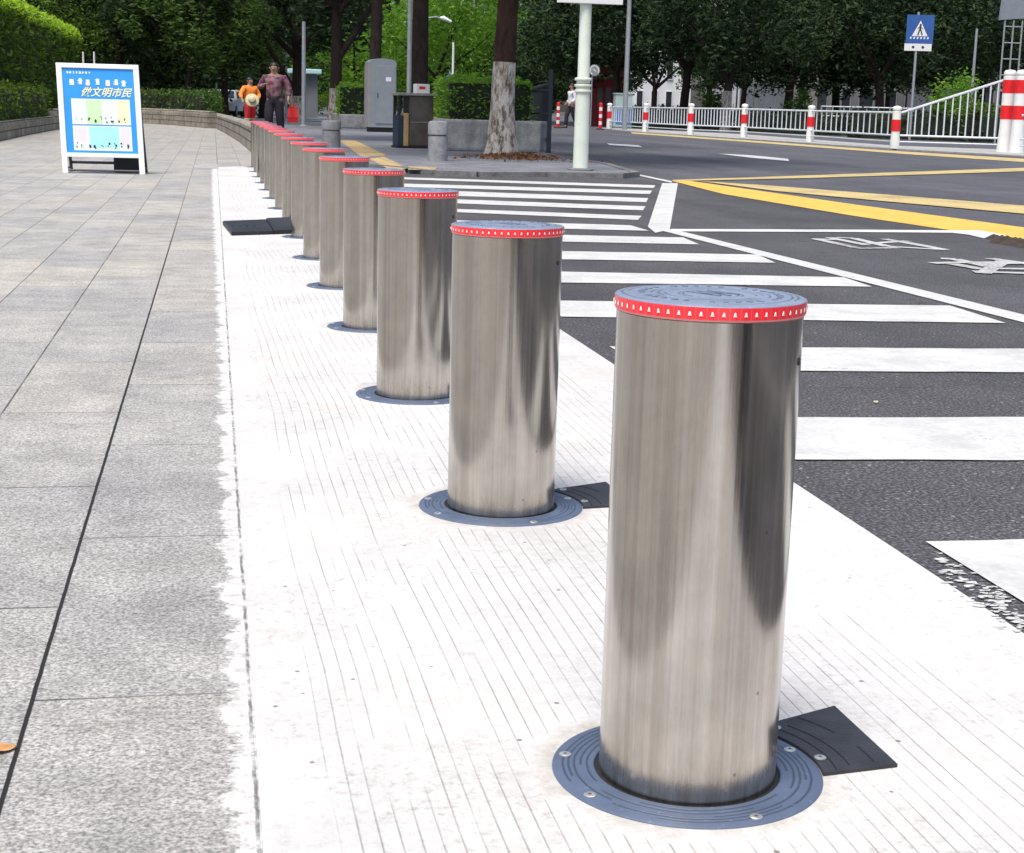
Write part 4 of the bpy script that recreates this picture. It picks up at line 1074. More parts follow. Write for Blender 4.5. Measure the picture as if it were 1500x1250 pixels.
for row, v0 in ((0, .60), (1, .295)):
    for k in range(9):
        u = -.29+k*.072+rg.uniform(-.01, .01)
        for j in range(4):
            uu = u+rg.uniform(-.015, .015); vv = v0+rg.uniform(0, .06); s_ = rg.uniform(.004, .012)
            patch(uu-s_, vv-s_, uu+s_, vv+s_*1.6, 6 if rg.random() < .6 else 7, .0036+.0002*j)
for k in range(22):   # faint vertical text columns
    u = -.30+k*.0295
    for v0, v1 in ((.66, .85), (.38, .54)):
        for j in range(int((v1-v0)/.018)):
            if rg.random() < .7: patch(u, v0+j*.018, u+.006, v0+j*.018+.010, 2 if k % 3 else 4, .0042)
b.build('poster_print', [M[k] for k in pm_], po)
def text(body, size, u, v, mat, parent, shear=0.0, off=.004, name='lettering', bold=.0):
    cu = bpy.data.curves.new(name, 'FONT'); cu.body = body; cu.size = size; cu.shear = shear; cu.extrude = .0004; cu.offset = bold
    ob = bpy.data.objects.new(name, cu); C.objects.link(ob)
    dg = bpy.context.evaluated_depsgraph_get(); me = bpy.data.meshes.new_from_object(ob.evaluated_get(dg))
    bpy.data.objects.remove(ob); me.materials.clear(); me.materials.append(M[mat])
    ob = bpy.data.objects.new(name, me); C.objects.link(ob); ob.parent = parent
    ang_ = math.atan2(math.cos(.14), lean_/Hs)
    ob.matrix_local = Matrix.Translation(fr(u, v, off)) @ Matrix.Rotation(ang_, 4, 'X')
    return ob
text('做文明市民', .108, -.20, .845, 'p_yellow', po, .35, bold=.002)
b = MB(); rg = random.Random(9)
def glyph(u, v, s_, mi, n_=6):
    for j in range(n_):
        if j % 2: patch(u+rg.uniform(0, .6)*s_, v, u+rg.uniform(.1, .7)*s_+.006, v+s_, mi, .0034+.0001*j)
        else:
            vv = v+rg.uniform(0, .9)*s_; patch(u, vv, u+s_*rg.uniform(.6, .95), vv+.006, mi, .0034+.0001*j)
for k, u in enumerate((-.33, -.24, -.15, -.04, .08, .17, .26)): glyph(u, 1.03+.012*(k % 2), .07, 0 if k in (2, 4) else 1)
for k in range(8): glyph(-.36+k*.036, 1.165, .026, 1, 4)
b.lathe([(.022, 0), (.022, .004), (.001, .004)], 5, 2, (0, 0, 0)) if False else None
b.build('small_lettering', [M['p_pink'], M['p_white']], po)
b = MB(); 
for s_ in (-1, 1): b.tube([(s_*hw, .30, 0), (s_*hw-.06, -.03, Hs*.96)], .018, 8)
b.tube([(-hw, .29, .10), (hw, .29, .10)], .016, 8); b.tube([(-hw, -.235, .035), (hw, -.235, .035)], .012, 6)
for s_ in (-1, 1): b.tube([(s_*hw, -.23, .05), (s_*hw, .30, .05)], .012, 6)
b.build('back_frame', M['dark_metal'], ab)
b = MB(); b.box((.22, .10, .09), (.28, .2, .16)); b.build('ballast_block', M['black'], ab, bevel=.01)

# ------------------------------------------------------------------ white median fence
fp = [(892, 190, 151), (945, 194, 151), (1011, 198.5, 151.5), (1089, 202, 152), (1186, 209, 154), (1310, 219.5, 155)]
FP = []
fen = thing('median_fence', (*xy(G(892, 190)), .03), 'white railing fence with red banded posts along the median', 'fence')
FO = G(892, 190)
def band_post(b, x, y, h, r, bands, n=20, wide=1.12):
    b.lathe([(.001, 0), (r*wide, 0), (r*wide, .05), (r*1.12, h*.22), (r, h*.3), (r, h*.86), (r*.8, h*.88), (r*.8, h*.895), (r*1.05, h*.90), (r*1.08, h*.95), (r*.8, h*.985), (.001, h)], n, 0, (x, y, 0))
    for z0, z1 in bands: b.lathe([(r*.9, z0), (r*1.10, z0), (r*1.10, z1), (r*.9, z1)], n, 1, (x, y, 0))
for px, py, ty in fp:
    q = G(px, py); z = HT(px, q.y, ty); FP.append((q, z))
    b = MB(); band_post(b, 0, 0, z-.03, .115, [(z*.40, z*.66)])
    b.build('post', [M['post_white'], M['red']], fen, smooth=True, loc=(q.x-FO.x, q.y-FO.y, 0))
def panel(a, za, c, zc, n, name='rail_panel', parent=None, o=None, botz=.36, r=.022):
    b = MB(); parent = parent or fen; o = o or FO
    A_ = Vector((a.x-o.x, a.y-o.y, 0)); Cq = Vector((c.x-o.x, c.y-o.y, 0))
    z = lambda v, h: (v.x, v.y, h)
    d = (Cq-A_).normalized()*.12; A1, C1 = A_+d, Cq-d
    b.tube([z(A1, za), z(C1, zc)], .033, 6); b.tube([z(A1, botz), z(C1, botz)], .03, 6); b.tube([z(A1, botz-.17), z(C1, botz-.17)], .02, 6)
    for k in range(1, n+1):
        f_ = k/(n+1); v = A1.lerp(C1, f_); b.tube([z(v, botz), z(v, za+(zc-za)*f_)], r, 5)
    return b.build(name, M['fence_white'], parent)
nb = [14, 15, 15, 14, 14]
for i in range(5):
    panel(FP[i][0], FP[i][1]*.82, FP[i+1][0], FP[i+1][1]*.82, nb[i], r=.02 if i > 2 else .024)
# slanting end panel and the two tall posts
E1 = G(1472, 224.5); z1 = HT(1477, E1.y, 101)
panel(FP[5][0], FP[5][1]*.82, E1, HT(1470, E1.y, 118), 13, 'slanting_panel')
for k, (px, py, lb) in enumerate([(1470, 224.5, 'tall red and white striped end post, left of the pair'), (1488, 225.5, 'tall red and white striped end post, right of the pair at the picture edge')]):
    q = G(px, py); t = thing('striped_post', (q.x, q.y, .03), lb, 'post', 'tall striped posts at the fence end')
    h = HT(px+6, q.y, 102)-.03; r = .165
    b = MB(); b.lathe([(.001, 0), (r*1.25, 0), (r*1.2, .06), (r, .3*h), (r, .92*h), (r*.72, .93*h), (r*.98, .94*h), (r, .965*h), (r*.8, .99*h), (.001, h)], 24); sh = b.build('shaft', M['post_white'], t, smooth=True)
    for z0, z1_ in ((.40, .565), (.715, .875)):
        b = MB(); b.lathe([(r*.9, z0*h), (r*1.03, z0*h), (r*1.03, z1_*h), (r*.9, z1_*h)], 24); b.build('red_band', M['red'], t, smooth=True)
q2 = G(1560, 229)
f2 = thing('median_fence', (q2.x, q2.y, .03), 'white railing continuing past the striped posts at the right edge', 'fence')
panel(G(1490, 226), .98, G(1640, 236), .98, 14, parent=f2, o=q2)
b = MB(); band_post(b, 0, 0, 1.2, .115, [(.48, .8)]); b.build('post', [M['post_white'], M['red']], f2, smooth=True, loc=(G(1640, 236).x-q2.x, G(1640, 236).y-q2.y, 0))

# delineators
for px, py, ty, lb in ((817, 188, 151, 'thin red and white traffic post left of the sign pole'), (879, 190, 152, 'thin red and white traffic post right of the sign pole')):
    q = G(px, py); h = HT(px, q.y, ty); t = thing('traffic_post', (q.x, q.y, 0), lb, 'traffic post', 'thin red and white traffic posts')
    b = MB(); b.lathe([(.001, 0), (.2, 0), (.19, .05), (.001, .06)], 16); b.build('foot', M['black'], t)
    b = MB()
    for k in range(7): b.lathe([(.07, .05+(h-.05)*k/7), (.08, .05+(h-.05)*k/7), (.08, .05+(h-.05)*(k+1)/7), (.07, .05+(h-.05)*(k+1)/7)], 14, k % 2)
    b.lathe([(.08, h-.001), (.05, h+.03), (.001, h+.04)], 14, 0)
    b.build('striped_tube', [M['red'], M['post_white']], t, smooth=True)

# pedestrian crossing sign
q = PX(1338, 54); zs0, zs1, zb = HT(1345, 54, 64), HT(1345, 54, 22), HT(1345, 54, 75)
t = thing('crossing_sign', (q.x, q.y, 0), 'blue pedestrian crossing sign on a grey pole behind the fence', 'road sign', None, R_(-14))
b = MB(); b.tube([(0, .04, 0), (0, .04, zs1+.1)], .045, 10); b.build('pole', M['grey_metal'], t, smooth=True)
sw = (zs1-zs0)*.97; b = MB(); b.box((.08, 0, (zs0+zs1)/2), (sw, .02, zs1-zs0)); pn = b.build('sign_panel', M['sign_blue'], t, bevel=.004)
b = MB(); b.box((.05, 0, (zs0+zb)/2-.003), (sw, .02, zs0-zb-.01)); pn2 = b.build('lower_plate', M['sign_white'], t, bevel=.004)
b = MB(); cz_ = (zs0+zs1)/2; s_ = sw/2
def q2d(b, P_, y, mi=0):
    n = len(P_); b.add([(.08+x*s_, y, cz_+z*s_) for x, z in P_], [tuple(range(n))], mi)
q2d(b, [(-.58, -.50), (.58, -.50), (0, .62)], -.0125)
for k in range(6): q2d(b, [(-.72+k*.25, -.70), (-.60+k*.25, -.70), (-.56+k*.25, -.56), (-.68+k*.25, -.56)], -.0127)
b.build('triangle', M['sign_white'], pn)
b = MB()
q2d(b, [(.02+.085*math.cos(a_*PI/5), .30+.085*math.sin(a_*PI/5)) for a_ in range(10)], -.014)
for P_ in ([(-.08, -.05), (.08, -.05), (.09, .2), (-.06, .22)], [(-.10, .17), (-.04, .20), (-.16, -.02), (-.22, 0)], [(.06, .2), (.10, .15), (.22, .02), (.18, -.04)],
           [(-.08, -.04), (.02, -.04), (-.10, -.46), (-.20, -.44)], [(0, -.04), (.09, -.04), (.22, -.40), (.14, -.46)]): q2d(b, P_, -.0141-.0001*P_[0][0])
b.build('walking_figure', M['black'], pn)
b = MB()
for x in (-.12, .22): b = MB(); b.add([(x+.05*math.cos(a_*PI/5), -.0125, (zs0+zb)/2+.05*math.sin(a_*PI/5)) for a_ in range(10)], [tuple(range(10))]); b.build('dark_symbol', M['navy'], pn2)

# ------------------------------------------------------------------ poles and lamps
def pole(px, Y, ty, r, label, mat='grey_metal', arm=None, z0=0, top=None):
    q = PX(px, Y); t = thing('lamp_post' if arm else 'utility_pole', (q.x, q.y, z0), label, 'lamp post' if arm else 'pole')
    h = top if top else HT(px, Y, ty)
    b = MB(); b.tube([(0, 0, -.02), (0, 0, h*.5), (0, 0, h)], [r, r*.85, r*.7], 12); b.build('shaft', M[mat], t, smooth=True)
    b = MB(); b.lathe([(.001, 0), (r*1.8, 0), (r*1.8, .03), (r*1.1, .06)], 12); b.build('base_plate', M[mat], t)
    if arm:
        az, ax = arm; b = MB(); b.tube([(0, 0, az), (ax*.5, 0, az+.10), (ax*.85, 0, az+.02)], r*.4, 8); am = b.build('arm', M[mat], t, smooth=True)
        b = MB(); b.tube([(ax*.7, 0, az+.07), (ax*.85, 0, az+.05), (ax*1.25, 0, az-.14)], [.05, .14, .07], 10); b.build('lamp_head', M['sign_white'], am, smooth=True)
pole(599, 34, 0, .055, 'thin pale grey pole left of the thick dark trunk', top=5, z0=SZ)
pole(871, 96, 20, .11, 'grey pole with small lamp arm behind the sign pole', arm=(HT(880, 96, 66), .75))
pole(917, 70, 0, .12, 'tall plain grey pole rising from the pale green box', top=9)
pole(445, 56, 36, .085, 'grey pole beside the whitewashed tree base', top=HT(445, 56, 34), z0=SZ)
pole(419, 80, 30, .07, 'far grey pole left of the many limbed tree', top=HT(419, 80, 30))
pole(1424, 70, 45, .08, 'thin grey pole right of the bright shrub', top=HT(1424, 70, 42))
pole(663, 98, 60, .09, 'far white lamp post above the planter hedge', mat='sign_white', top=HT(663, 98, 62), arm=None)
pole(622, 90, 15, .09, 'street lamp with a curved white arm right of the thick trunk', mat='grey_metal', top=HT(622, 90, 24), arm=(HT(630, 90, 26)-.05, 1.15))
pole(1104, 92, 30, .08, 'far grey pole with short arm before the bright facade', mat='grey_metal', top=HT(1104, 92, 35), arm=(HT(1104, 92, 38), -.4))
pole(1080, 88, 40, .06, 'thin pole with pale base beside the whitewashed far tree', mat='grey_metal', top=HT(1080, 88, 128))
for px, lb in ((123, 'thin white stake standing left behind the a board'), (139, 'thin white stake standing right behind the a board')):
    pole(px, 46, 75, .035, lb, mat='sign_white', top=HT(px, 46, 76))
pole(317, 66, 120, .05, 'short grey post left of the distant white car', top=HT(317, 66, 122))

# ------------------------------------------------------------------ pale green box, kiosk, round sign, stall, vehicle
t = thing('equipment_box', P2(913, 78), 'pale green equipment box standing behind the fence end', 'box'); h = HT(913, 78, 138)
b = MB(); b.box((0, 0, h/2+.05), (.85, .5, h-.1)); bb_ = b.build('cabinet_body', M['pale_green'], t, bevel=.02)
b = MB(); b.box((0, -.256, h*.35), (.8, .008, h*.45)); b.build('lower_door', M['blue_cloth'], bb_)
b = MB(); b.box((0, 0, .05), (.9, .55, .1)); b.build('plinth', M['kerb'], t)
b = MB(); b.box((0, 0, h+.02), (.92, .58, .05)); b.build('lid', M['pale_green'], t)
t = thing('kiosk', P2(890, 92), 'dull red kiosk with arched roof band behind the sign pole', 'kiosk'); h = HT(890, 92, 116)
b = MB(); b.box((0, .6, h/2), (1.7, 1.2, h)); b.build('walls', M['kiosk_red'], t)
b = MB()
for x in (-.45, .05, .5): b = MB(); b.box((x, -.02, h*.62), (.3, .06, h*.4)); b.build('window', M['grey_wall'], t)
b = MB(); n = 12
for k in range(n):
    a0, a1 = PI*k/n, PI*(k+1)/n
    P_ = [(-1.0*math.cos(a0), h+.35*math.sin(a0)), (-1.0*math.cos(a1), h+.35*math.sin(a1)), (-1.05*math.cos(a1), h+.12+.55*math.sin(a1)), (-1.05*math.cos(a0), h+.12+.55*math.sin(a0))]
    b.add([(x, -.15, z) for x, z in P_]+[(x, 1.2, z) for x, z in P_], [(0, 1, 2, 3), (7, 6, 5, 4), (0, 4, 5, 1), (3, 2, 6, 7)])
b.build('arched_roof', M['kiosk_red'], t)
t = thing('round_sign', P2(867, 84), 'round white sign with black symbol half behind the sign pole', 'road sign'); h = HT(867, 84, 103)
b = MB(); b.tube([(0, .03, 0), (0, .03, h+.25)], .035, 8); b.build('pole', M['grey_metal'], t)
b = MB()
def disc(b, x, z, r, y, mi, n=20): b.add([(x+r*math.cos(2*PI*a_/n), y, z+r*math.sin(2*PI*a_/n)) for a_ in range(n)]+[(x+r*math.cos(2*PI*a_/n), y+.02, z+r*math.sin(2*PI*a_/n)) for a_ in range(n)], [tuple(range(n)), tuple(range(2*n-1, n-1, -1))]+[(i, n+i, n+(i+1) % n, (i+1) % n) for i in range(n)], mi)
disc(b, .1, h, .30, -.02, 0); b.build('disc', M['grey_metal'], t)
b = MB()
for k in range(16):
    a0 = PI*1.55*k/16-.6; a1 = PI*1.55*(k+1)/16-.6
    b.add([(.1+.2*math.cos(a0), -.024, h+.2*math.sin(a0)), (.1+.2*math.cos(a1), -.024, h+.2*math.sin(a1)), (.1+.26*math.cos(a1), -.024, h+.26*math.sin(a1)), (.1+.26*math.cos(a0), -.024, h+.26*math.sin(a0))], [(0, 1, 2, 3)])
b.box((.1, -.024, h), (.2, .006, .05), rot=Matrix.Rotation(.7, 3, 'Y')); b.build('symbol', M['sign_white'], t)
t = thing('stall', P2(446, 92), 'dark stall with a pale cyan roof behind the walking people', 'stall'); h = HT(446, 92, 108)
b = MB(); b.box((0, 1, h/2), (1.5, 1.6, h-.1)); b.build('walls', M['grey_wall'], t)
b = MB(); b.box((0, .9, h+.12), (1.9, 2.2, .26)); b.build('roof', M['cyan_roof'], t, bevel=.05)
t = thing('canvas_awning', P2(661, 92), 'small blue canvas tent beyond the planter hedge', 'tent'); h = HT(661, 92, 104)
b = MB(); b.add([(-.7, 0, 0), (.7, 0, 0), (.7, 1.4, 0), (-.7, 1.4, 0), (-.5, .2, h*.7), (.5, .2, h*.7), (.5, 1.2, h*.7), (-.5, 1.2, h*.7), (0, .7, h)],
    [(0, 1, 5, 4), (1, 2, 6, 5), (2, 3, 7, 6), (3, 0, 4, 7), (4, 5, 8), (5, 6, 8), (6, 7, 8), (7, 4, 8)]); b.build('canvas', M['blue_cloth'], t)
b = MB(); b.tube([(0, .7, 0), (0, .7, h)], .03, 6); b.build('pole', M['grey_metal'], t)

def car(px, Y, rz, mat, label):
    q = PX(px, Y); t = thing('parked_car', (q.x, q.y, 0), label, 'car', None, rz)
    prof = [(-2.1, .35), (-2.12, .75), (-1.9, .9), (-1.1, 1.0), (-.55, 1.42), (.75, 1.45), (1.45, 1.0), (2.05, .92), (2.12, .6), (2.05, .33)]
    b = MB(); n = len(prof)
    def ring(y, ins): return [(x*(1-ins*.03), y, z if z < 1.1 else z) for x, z in prof]
    rows = [ring(-.80, 0), ring(-.86, 0), ring(.86, 0), ring(.80, 0)]
    vs_ = []
    for (y, k) in ((-.86, 0), (.86, 0)):
        for x, z in prof: vs_.append((x, y*(1 if z < 1.05 else .82), z))
    b.add(vs_, [tuple(range(n)), tuple(range(2*n-1, n-1, -1))]+[(i, n+i, n+(i+1) % n, (i+1) % n) for i in range(n)])
    b.build('body', M[mat], t, bevel=.06)
    b = MB()
    for s_ in (-1, 1):
        b.add([(x, s_*(.80 if z > 1.2 else .875), z) for x, z in [(-.98, 1.02), (1.25, 1.02), (.68, 1.37), (-.5, 1.35)]], [(0, 1, 2, 3)])
    b.add([(-1.12, -.72, 1.03), (-1.12, .72, 1.03), (-.62, .62, 1.39), (-.62, -.62, 1.39)], [(0, 1, 2, 3)])
    b.build('windows', M['dark_glass'], t)
    for x in (-1.3, 1.3):
        for s_ in (-1, 1):
            b = MB(); b.tube([(x, s_*.70, .32), (x, s_*.88, .32)], .32, 18); wh = b.build('wheel', M['black'], t)
            b = MB(); b.tube([(x, s_*.86, .32), (x, s_*.895, .32)], .19, 14); b.build('rim', M['grey_metal'], wh)
    for s_ in (-1, 1):
        b = MB(); b.box((-2.10, s_*.6, .74), (.06, .3, .12)); b.build('headlight', M['sign_white'], t)
car(328, 88, R_(80), 'white_metal', 'distant white parked car beyond the bend of the stone wall')
car(695, 82, R_(20), 'dark_metal', 'dark parked car beyond the planter hedge')

# ------------------------------------------------------------------ buildings
def building(px0, px1, Y, h, mat, label, cols, rows, depth=12, winmat='dark_glass', arch=False, base=0.0, fill=.55):
    a, c = PX(px0, Y), PX(px1, Y); L = (c-a).length; rz = math.atan2(c.y-a.y, c.x-a.x)
    t = thing('building', (a.x, a.y, 0), label, 'building', None, rz)
    b = MB(); b.box((L/2, depth/2, h/2), (L, depth, h)); b.build('wall', M[mat], t)
    b = MB(); b.box((L/2, depth/2, h+.15), (L+.5, depth+.5, .3)); b.build('roof', M['grey_wall'], t)
    cw, rh = L/cols, (h-base)/rows
    for i in range(cols):
        for j in range(rows):
            x0 = i*cw+cw*(1-fill)/2; x1 = x0+cw*fill; z0 = base+j*rh+rh*.16; z1 = z0+rh*.66
            b = MB(); 
            for bx in ((x0-.06, x0), (x1, x1+.06)): b.box(((bx[0]+bx[1])/2, -.03, (z0+z1)/2), (bx[1]-bx[0], .12, z1-z0+.12))
            b.box(((x0+x1)/2, -.03, z1+.03), (x1-x0-.004, .12, .06)); b.box(((x0+x1)/2, -.05, z0-.03), (x1-x0-.004, .16, .06))
            wf = b.build('window', M['sign_white'] if mat != 'grey_wall' else M['grey_metal'], t)
            b = MB(); b.box(((x0+x1)/2, -.008, (z0+z1)/2), (x1-x0, .012, z1-z0)); b.build('pane', M[winmat], wf)
building(905, 1012, 150, 14, 'pale_wall', 'bright pale facade seen through the gaps left of the pale based tree', 5, 4, fill=.4)
building(1088, 1145, 148, 14, 'pale_wall', 'bright pale facade seen right of the pale based tree', 3, 4, fill=.4)
building(1150, 1420, 132, 16, 'grey_wall', 'dark shaded office block behind the blue sign', 8, 4, fill=.6)
building(1425, 1560, 118, 16, 'grey_wall', 'dark glass building at the upper right edge', 4, 4, fill=.8)
building(618, 690, 158, 12, 'pale_wall', 'pale building with narrow windows glimpsed beyond the planter hedge', 5, 3, fill=.4)
building(-260, 160, 125, 15, 'grey_wall', 'grey building standing behind the left hedges', 9, 5)
# shaded entrance portico
t = thing('portico', P2(1232, 100), 'pale flat topped portico frame in the shade behind the fence', 'portico', None, R_(-12)); h = HT(1240, 100, 102)
for x in (0, 2.8): b = MB(); b.box((x, 0, h/2), (.16, .3, h)); b.build('post', M['grey_wall'], t)
b = MB(); b.box((1.4, 0, h+.13), (3.1, .5, .26)); b.build('lintel', M['cabinet_trim'], t)
for k, (px, lb) in enumerate(((1166, 'pale gate pillar among dark trunks, left of two'), (1190, 'pale gate pillar among dark trunks, right of two and wider'))):
    t = thing('gate_pillar', P2(px, 96), lb, 'pillar'); h = HT(px, 96, 74 if k else 84)
    w_ = .55 if k else .3
    b = MB(); b.box((0, 0, h/2), (w_, w_, h)); b.build('shaft', M['cabinet_trim'], t, bevel=.02); b = MB(); b.box((0, 0, h+.08), (w_+.2, w_+.2, .16)); b.build('capital', M['cabinet_trim'], t)
# steel lattice mast at the right edge
t = thing('lattice_mast', P2(1478, 58), 'grey steel frame mast with pale blob shaped head at the right edge', 'mast'); hh = HT(1478, 58, 30)
b = MB()
for x in (-.5, -.05, .4): b.tube([(x*.8, 0, 0), (x*.8, 0, hh)], .035, 6)
for k in range(6): z = hh*(.3+.13*k); b.tube([(-.4, 0, z), (.32, 0, z)], .025, 6)
b.build('frame', M['grey_metal'], t)
b = MB(); b.add([(-.6, -.05, hh), (.45, -.05, hh+.1), (.5, -.05, hh+1.0), (-.05, -.05, hh+1.3), (-.2, -.05, hh+.8), (-.5, -.05, hh+1.4), (-.6, .15, hh), (.45, .15, hh+.1), (.5, .15, hh+1.0), (-.05, .15, hh+1.3), (-.2, .15, hh+.8), (-.5, .15, hh+1.4)],
    [(0, 1, 2, 3, 4, 5), (11, 10, 9, 8, 7, 6)]+[(i, 6+i, 6+(i+1) % 6, (i+1) % 6) for i in range(6)]); b.build('head_board', M['cabinet'], t)
# dark railing beyond the road on the right
t = thing('roadside_railing', P2(1205, 74), 'dark roadside railing behind the fence left of the blue sign', 'railing'); o = PX(1205, 74); e = PX(1340, 72)
b = MB(); L = e-o
for z in (1.35, .9): b.tube([(0, 0, z), (L.x, L.y, z)], .035, 6)
for k in range(9): b.tube([(L.x*k/8, L.y*k/8, 0), (L.x*k/8, L.y*k/8, 1.4)], .04, 6)
b.build('rails', M['grey_metal'], t)

# ------------------------------------------------------------------ people
def skin_mesh(name, verts, edges, radii, mat, parent, sub=2, root=0):
    me = bpy.data.meshes.new(name); me.from_pydata(verts, edges, [])
    ob = bpy.data.objects.new(name, me); C.objects.link(ob)
    sk = ob.modifiers.new('skin', 'SKIN'); sk.use_smooth_shade = True
    ly = me.skin_vertices[0].data
    for i, r in enumerate(radii):
        ly[i].radius = (r, r) if not isinstance(r, tuple) else r
    ly[root].use_root = True
    ss = ob.modifiers.new('sub', 'SUBSURF'); ss.levels = sub; ss.render_levels = sub
    dg = bpy.context.evaluated_depsgraph_get(); m2 = bpy.data.meshes.new_from_object(ob.evaluated_get(dg))
    bpy.data.objects.remove(ob); m2.materials.clear(); m2.materials.append(M[mat])
    o = bpy.data.objects.new(name, m2); C.objects.link(o); o.parent = parent
    return o
def person(loc, rz, label, H, J, top, bottom, hair='hair', shoes='black', topname='shirt', botname='trousers', sleeves=True, bulk=1.0):
    """J: joints in units of body height: sh (x offset), el/wr for L,R, kn/an for L,R; +x right of the figure, -y is forward"""
    t = thing('person', loc, label, 'person', None, rz)
    S = lambda v: tuple(c*H for c in v)
    V = [S((0, 0, .53)), S((0, 0, .62)), S((0, .005, .72)), S((0, .005, .80)), S((0, -.002, .845)), S((0, -.008, .885)), S((0, -.012, .93)), S((0, -.004, .972))]
    Rr = [.072, .066, .078, .070, .032, .044, .052, .036]; E_ = [(i, i+1) for i in range(7)]
    Rr = [r*H*(bulk if i < 4 else 1) for i, r in enumerate(Rr)]
    idx = {}
    for sgn, sd in ((-1, 'L'), (1, 'R')):
        el, wr = J['el'+sd], J['wr'+sd]; kn, an = J['kn'+sd], J['an'+sd]
        k = len(V); V += [S((sgn*.105, .005, .795)), S(el), S(wr)]; Rr += [.036*H, .026*H, .017*H]; E_ += [(3, k), (k, k+1), (k+1, k+2)]
        d = (Vector(wr)-Vector(el)).normalized(); side = Vector((0, 1, 0)).cross(d); side = side.normalized() if side.length > .1 else Vector((1, 0, 0))
        palm = Vector(wr)+d*.035; V.append(S(palm)); Rr.append(.017*H); E_.append((k+2, k+3))
        for f in range(4):
            o_ = Vector((0, 1, 0))*(f-1.5)*.012; kk = len(V); ln = (.040, .046, .044, .034)[f]
            V += [S(palm+d*.018+o_), S(palm+d*(.018+ln*.55)+o_-side*.006*sgn), S(palm+d*(.015+ln*.95)+o_-side*.016*sgn)]; Rr += [.006*H, .0052*H, .0045*H]; E_ += [(k+3, kk), (kk, kk+1), (kk+1, kk+2)]
        kk = len(V); V += [S(Vector(wr)+d*.022+Vector((0, -.016, 0))), S(Vector(wr)+d*.045+Vector((0, -.030, 0)))]; Rr += [.0065*H, .005*H]; E_ += [(k+2, kk), (kk, kk+1)]
        k2 = len(V); V += [S((sgn*.048, 0, .50)), S(kn), S(an), S(Vector(an)+Vector((0, -.06, -.028)))]
        Rr += [.055*H, .037*H, .023*H, .018*H]; E_ += [(0, k2), (k2, k2+1), (k2+1, k2+2), (k2+2, k2+3)]
        idx[sd] = (k, k2)
    body = skin_mesh('body', V, E_, Rr, 'skin', t)
    # face features and hair
    hd = Vector(V[6]); b = MB()
    b.lathe([(.001, -.012*H), (.012*H, -.006*H), (.001, .014*H)], 8, 0, (0, hd.y-.052*H, hd.z-.016*H))
    for s_ in (-1, 1): b.lathe([(.001, -.016*H), (.010*H, 0), (.001, .016*H)], 8, 0, (s_*.051*H, hd.y+.004*H, hd.z-.01*H))
    b.build('face', M['skin'], body, smooth=True)
    b = MB()
    for s_ in (-1, 1): b.lathe([(.001, -.003*H), (.004*H, 0), (.001, .003*H)], 8, 0, (s_*.019*H, hd.y-.047*H, hd.z-.004*H))
    b.box((0, hd.y-.047*H, hd.z-.034*H), (.028*H, .01*H, .005*H)); b.build('eyes', M['black'], body)
    b = MB(); prof = [(.054*H*math.cos(a_*PI/16), .058*H*math.sin(a_*PI/16)) for a_ in range(0, 9)]
    b.lathe([(.050*H, -.03*H)]+prof, 18, 0, (0, hd.y+.016*H, hd.z+.012*H)); b.build('hair', M[hair], t, smooth=True)
    # clothes
    kL, lL = idx['L']; kR, lR = idx['R']; g = .015*H
    tv, te, tr_ = [(0, 0, .475*H), V[1], V[2], V[3]], [(0, 1), (1, 2), (2, 3)], [Rr[0]+g*1.9, Rr[1]+g*1.3, Rr[2]+g, Rr[3]+g*.5]
    for k in (kL, kR):
        n_ = len(tv); tv += [V[k], V[k+1]]; te += [(3, n_), (n_, n_+1)]; tr_ += [Rr[k]+g, Rr[k+1]+g]
        if sleeves: tv.append(tuple(Vector(V[k+1]).lerp(Vector(V[k+2]), .85))); te.append((n_+1, n_+2)); tr_.append(Rr[k+2]+g*.9)
    skin_mesh(topname, tv, te, tr_, top, t, 2)
    bv, be, br2 = [tuple(Vector(V[0])+Vector((0, 0, .03*H))), V[0]], [(0, 1)], [Rr[0]+g*.7, Rr[0]+g]
    for k in (lL, lR):
        n_ = len(bv); bv += [V[k], V[k+1], tuple(Vector(V[k+1]).lerp(Vector(V[k+2]), .93))]; be += [(1, n_), (n_, n_+1), (n_+1, n_+2)]; br2 += [Rr[k]+g, Rr[k+1]+g*1.1, Rr[k+2]+g*1.3]
    skin_mesh(botname, bv, be, br2, bottom, t, 2, 1)
    for k in (lL, lR):
        a_ = Vector(V[k+2]); b = MB()
        b.add([(a_.x+x*H, a_.y+y*H, a_.z+z*H) for x, y, z in [(-.022, .03, -.042), (.022, .03, -.042), (.026, -.09, -.042), (-.026, -.09, -.042), (-.022, .032, .01), (.022, .032, .01), (.022, -.03, .0), (-.022, -.03, .0), (.022, -.09, -.022), (-.022, -.09, -.022)]],
              [(3, 2, 1, 0), (4, 5, 1, 0)[::-1], (4, 7, 6, 5)[::-1], (7, 9, 8, 6)[::-1], (9, 3, 2, 8), (0, 3, 9, 7, 4)[::-1], (1, 5, 6, 8, 2)[::-1]])
        b.build('shoe', M[shoes], t, bevel=.006)
    return t
q = PX(402, 36)
H1 = HT(402, 36, 91)-SZ
person((q.x, q.y, SZ), R_(-14), 'person in patterned maroon shirt and dark trousers walking behind the far bollards', H1, dict(elL=(-.17, .01, .66), wrL=(-.10, -.11, .70), elR=(.165, .02, .65), wrR=(.17, -.05, .53), knL=(-.06, -.04, .29), anL=(-.06, .01, .045), knR=(.06, .01, .29), anR=(.065, .06, .05)), 'pattern', 'darkcloth', bulk=1.2).scale = (1.18, 1.05, 1)
t = thing('red_bag', (q.x+.40, q.y-.02, SZ+.47*H1-.42), 'red bag hanging at the side of the patterned shirt', 'bag')
